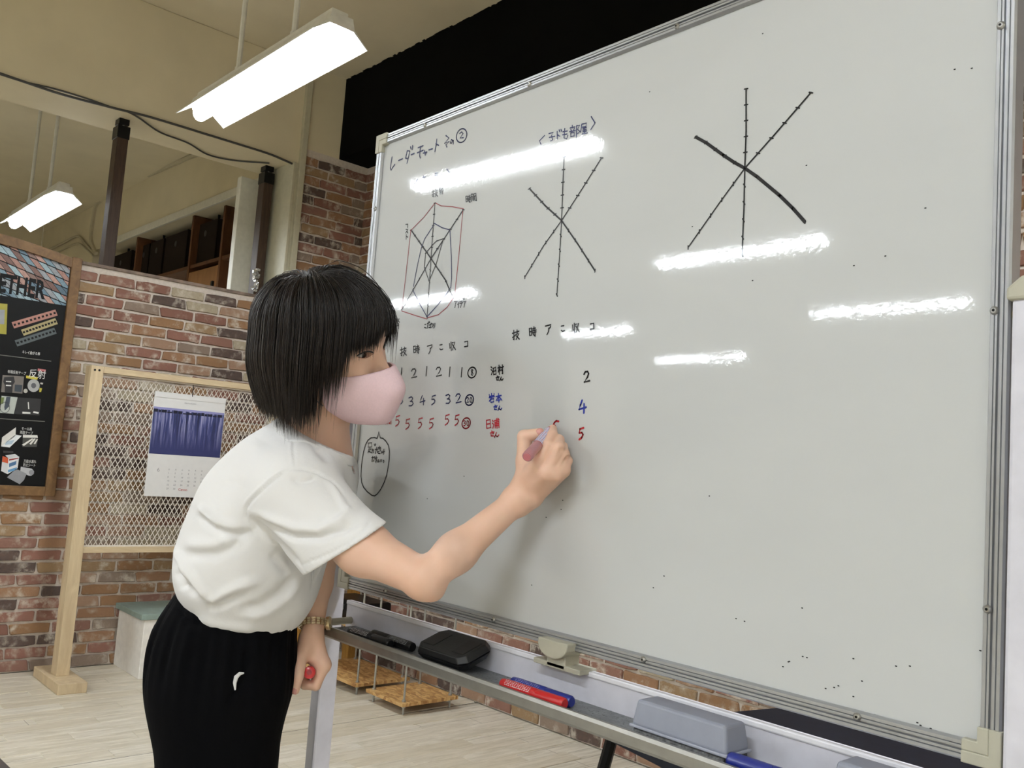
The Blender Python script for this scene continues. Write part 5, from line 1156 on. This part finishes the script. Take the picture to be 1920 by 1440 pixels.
for c_ in (fR, fL):
    s0 = V(c_[0], c_[1], 0) + TO * .045; sm_ = union([(ell(s0 + V(0, 0, .035) - TO * .06, (.06, .045, .05), np.array([TO, AWAY, UPZ])), .001), (ell(s0 + V(0, 0, .025) + TO * .06, (.085, .046, .036), np.array([TO, AWAY, UPZ])), .03)])
    shf = lambda p, g=sm_: np.maximum(g(p), .002 - p[:, 2]); shf.lo, shf.hi = sm_.lo, sm_.hi
    skin_mesh('shoe', [surface(shf, .005)], mat('black_shoe', '121214', .4), PE)
# watch
gold = mat('watch_gold', 'cdbb95', .25, .8); wc2 = at(587, 1170, 1.632); wa = (WL_ - ELl) / np.linalg.norm(WL_ - ELl); wx = TO - wa * (TO @ wa); wx /= np.linalg.norm(wx); wy = np.cross(wa, wx)
band = MB()
for k in range(20):
    t = 2 * math.pi * k / 20 + .05; c_ = wc2 + .0245 * math.cos(t) * wx + .034 * math.sin(t) * wy; er = math.cos(t) * wx + math.sin(t) * wy; et = np.cross(wa, er)
    for j in (-1, 0, 1): band.box(c_ + wa * j * .0042, (.0032, .0066 if j else .0050, .0034), np.array([er, et, wa]).T)
wb_ = band.build('watch_band', gold, PE, label='gold link watch band')
MB().lathe(wc2 + wx * .0255 + wy * -.004, wx, [(-.002, .012), (.004, .0125), (.006, .011), (.007, .0095)], 20).build('watch_case', gold, wb_, smooth=True)
# red cap in the left fist
ca = at(580, 1261, 1.572); cb = at(582, 1259, 1.632); cd_ = cb - ca
cap = thing('marker_cap', ca, 'red marker cap held in the left fist', 'cap')
MB().lathe(ca, cd_, [(-.001, .0085), (0, .0102), (.004, .0108), (np.linalg.norm(cd_), .0106)], 22).build('shell', mk_r, cap, smooth=True)
MB().lathe(ca - cd_ / np.linalg.norm(cd_) * .0012, cd_, [(0, .0045), (.0006, .0045)], 16).build('end_mark', mat('red_ring', '8e1a1c', .4), cap)
# red-ink marker in the right hand
ta, tb_ = bp(988, 857, .098), bp(1040, 799, .004); td = tb_ - ta; TLn = np.linalg.norm(td); td /= TLn
pn = thing('whiteboard_marker', ta, 'clear marker with pink ink held in the writing hand', 'marker')
N = NT('pink_clear_plastic'); N.set('c98a90', .15, 0, .5, .5); N.b.inputs['Transmission Weight'].default_value = .35
MB().lathe(ta, td, [(0, .0066), (.0015, .0078), (.012, .0081), (.040, .0081)], 22).build('ink_chamber', N.m, pn, smooth=True)
MB().lathe(ta + td * -.0004, td, [(0, .0056), (.0006, .0056)], 20).build('end_plug', mat('dull_pink', 'b4666c', .4), pn)
MB().lathe(ta + td * .040, td, [(0, .0083), (.0012, .0083)], 22).build('red_ring', mat('red_ink_ring', '8f1f24', .4), pn)
bl = MB().lathe(ta + td * .0412, td, [(0, .0081), (.05, .0081)], 22).build('label_sleeve', mat('label_lilac', 'c9c3d6', .4), pn, smooth=True)
b = MB(); x_ = np.cross(td, UPZ); x_ /= np.linalg.norm(x_); y_ = np.cross(x_, td)
for k in range(9):
    for j in range(10):
        u0 = .043 + j * .0046; a0 = k * .42; q = [ta + td * (u0 + du) + .0083 * (math.cos(a0 + da) * x_ + math.sin(a0 + da) * y_) for du, da in ((0, -.06), (random.uniform(.002, .004), -.06), (.003, .06), (0, .06))]; b.face(q, (k + j) % 3 == 0)
b.build('label_print', [mat('label_ink_blue', '7d7fae', .5), mat('label_ink_red', 'b0525a', .5)], bl)
MB().lathe(ta + td * .0912, td, [(0, .0079), (.004, .0075), (.012, .0055), (.016, .0045)], 20).build('collar', mat('red_plastic', 'b8181c', .35), pn, smooth=True)
MB().lathe(ta + td * .107, td, [(0, .0036), (max(.006, TLn - .108), .003), (max(.008, TLn - .107), .0015)], 14).build('nib', mat('red_ink_ring', '8f1f24', .4), pn, smooth=True)
# ------------------------------------------------------------------ hair: a dark cap and thousands of strands
N = NT('black_brown_hair'); oi = N.n('ShaderNodeNewGeometry'); N.set(N.ramp(oi.outputs['Random Per Island'], [(0, '120d0a'), (.6, '1e1611'), (1, '2e231b')]), .42, 0, .4); HAIR = N.m
def scalp(nv, off): return HC + HM.T @ (V(-.012, 0, .035) + nv * (V(.098, .078, .088) + off))
capc = union([(ell(hd(-.014, 0, .033), (.101, .084, .082), HM), .001), (ell(hd(-.045, 0, -.03), (.075, .085, .095), HM), .03), (cone(hd(-.06, 0, -.06), hd(-.055, 0, -.11), .055, .045), .03)])
def capf(p):
    q = (p - HC) @ HM.T; fr = np.minimum(q[:, 0] - .035 + .45 * np.maximum(0, q[:, 2] - .03) * 0, .05 - q[:, 2])
    fr2 = np.maximum(-(.036 - q[:, 0]), 0) * 0 + np.minimum(q[:, 0] - .028, .046 - q[:, 2]); return np.maximum(capc(p), fr2)
capf.lo, capf.hi = capc.lo, capc.hi
hair = skin_mesh('hair', [surface(capf, .005)], mat('hair_cap_dark', '0d0907', .9, spec=.05), PE, 'short black brown bob with a fringe')
crown = V(-.22, .08, .97); crown /= np.linalg.norm(crown)
SVs, SFs = [], []
def strand(pts, r):
    P = np.array(pts); n = len(P); o = sum(len(x) for x in SVs); T = np.gradient(P, axis=0); T /= np.linalg.norm(T, axis=1)[:, None] + 1e-9
    A = np.cross(T, V(.3, .8, .5)); A /= np.linalg.norm(A, axis=1)[:, None] + 1e-9; B = np.cross(T, A); rr = r * np.minimum(1, (1.05 - np.linspace(0, 1, n)) * 2.6)[:, None]
    SVs.append(np.stack([P + rr * A, P + rr * (-.5 * A + .87 * B), P + rr * (-.5 * A - .87 * B)], 1).reshape(-1, 3))
    i = np.arange(n - 1)[:, None] * 3
    SFs.append(np.concatenate([i + o + np.array([[a, (a + 1) % 3, 3 + (a + 1) % 3, 3 + a]]) for a in range(3)]).reshape(-1, 4))
rg = np.random.default_rng(11); made = 0
axes3 = V(.098, .078, .080); cen3 = V(-.012, 0, .032)
GR = HM @ V(0, 0, -1.)                        # gravity in head space
while made < 8200:
    nv = rg.normal(size=3); nv /= np.linalg.norm(nv)
    az = math.atan2(nv[1], nv[0])
    if nv[2] < -.15 or (abs(az) < .95 and nv[2] < .5): continue
    if made > 7600: nv = crown + rg.normal(size=3) * .16; nv /= np.linalg.norm(nv); az = math.atan2(nv[1], nv[0])
    elif rg.random() > .45 + .55 * max(0, nv[2]): continue
    layer = rg.uniform(.006, .020) * (1 if rg.random() < .97 else 1.2)
    tang = nv - crown * (nv @ crown); tang /= np.linalg.norm(tang) + 1e-9
    azf = math.atan2(tang[1], tang[0]); fringe = -.78 < azf < .56
    p = cen3 + nv * axes3; q = [p.copy()]; step = .0085; lenj = rg.normal(0, 1); clump = math.sin(azf * 37 + 3 * math.sin(azf * 11))
    swirl = rg.normal(0, .06)
    for it in range(48):
        e = (p - cen3) / axes3; r = np.linalg.norm(e); e /= r
        t = e - crown * (e @ crown); t -= e * (t @ e) if (t @ e) > 0 else 0; t /= np.linalg.norm(t) + 1e-9
        down = e - crown * (e @ crown); tgt = (down - (down @ e) * e); tgt = tgt / (np.linalg.norm(tgt) + 1e-9)
        ang = math.acos(np.clip(e @ crown, -1, 1)); wv = np.clip((ang - .75) / .7, 0, 1)
        d = (1 - wv) * tgt + wv * GR + V(0, swirl * .2, 0)
        zw = (HM.T @ p)[2]                    # height above the head centre in the room
        if not fringe and zw < -.02: d += -V(e[0], e[1], 0) * (.52 if abs(azf) > 1.8 else .40) * min(1, (-.02 - zw) / .06) * (1 if azf * azf > 2 else .5)
        d /= np.linalg.norm(d); p = p + d * step
        lay_ = min(layer, .004 + .006 * it) * (1.0 if fringe else 1.12)
        e = (p - cen3) / (axes3 + lay_ + (0 if fringe else .010 * min(1, it / 10))); r = np.linalg.norm(e)
        if r < 1 and p[2] > -.03: p = cen3 + e / r * (axes3 + lay_ + (0 if fringe else .010 * min(1, it / 10)))
        q.append(p.copy()); zw = (HM.T @ p)[2]
        if fringe:
            if p[2] < .021 + .006 * lenj + .005 * clump - .012 * max(0, azf - .3) / .26 + (.017 * min(1, max(0, -azf) / .25)): break
        else:
            aa = abs(azf); end = -.085 if aa < 1.1 else (-.132 if aa < 1.9 else -.108)
            if azf < 0 and aa < 2.1: end = .02 if aa < 1.5 else -.05
            if aa < 1.1: end += .03 * (1.1 - aa) / .5 + (.02 * lenj if aa < .8 else 0)
            if zw < end + .010 * lenj + .008 * clump: break
    if len(q) < 6: continue
    made += 1; q = np.array(q); k = max(3, len(q) // 2); q = q[np.unique(np.linspace(0, len(q) - 1, max(5, int(len(q) * .6))).astype(int))]
    strand(HC + q @ HM, rg.uniform(.00045, .0008))
P = np.concatenate(SVs); Q = np.concatenate(SFs); st_ = skin_mesh('hair_strands', [(P, Q, None)], HAIR, PE); st_.parent = hair; st_['kind'] = 'stuff'
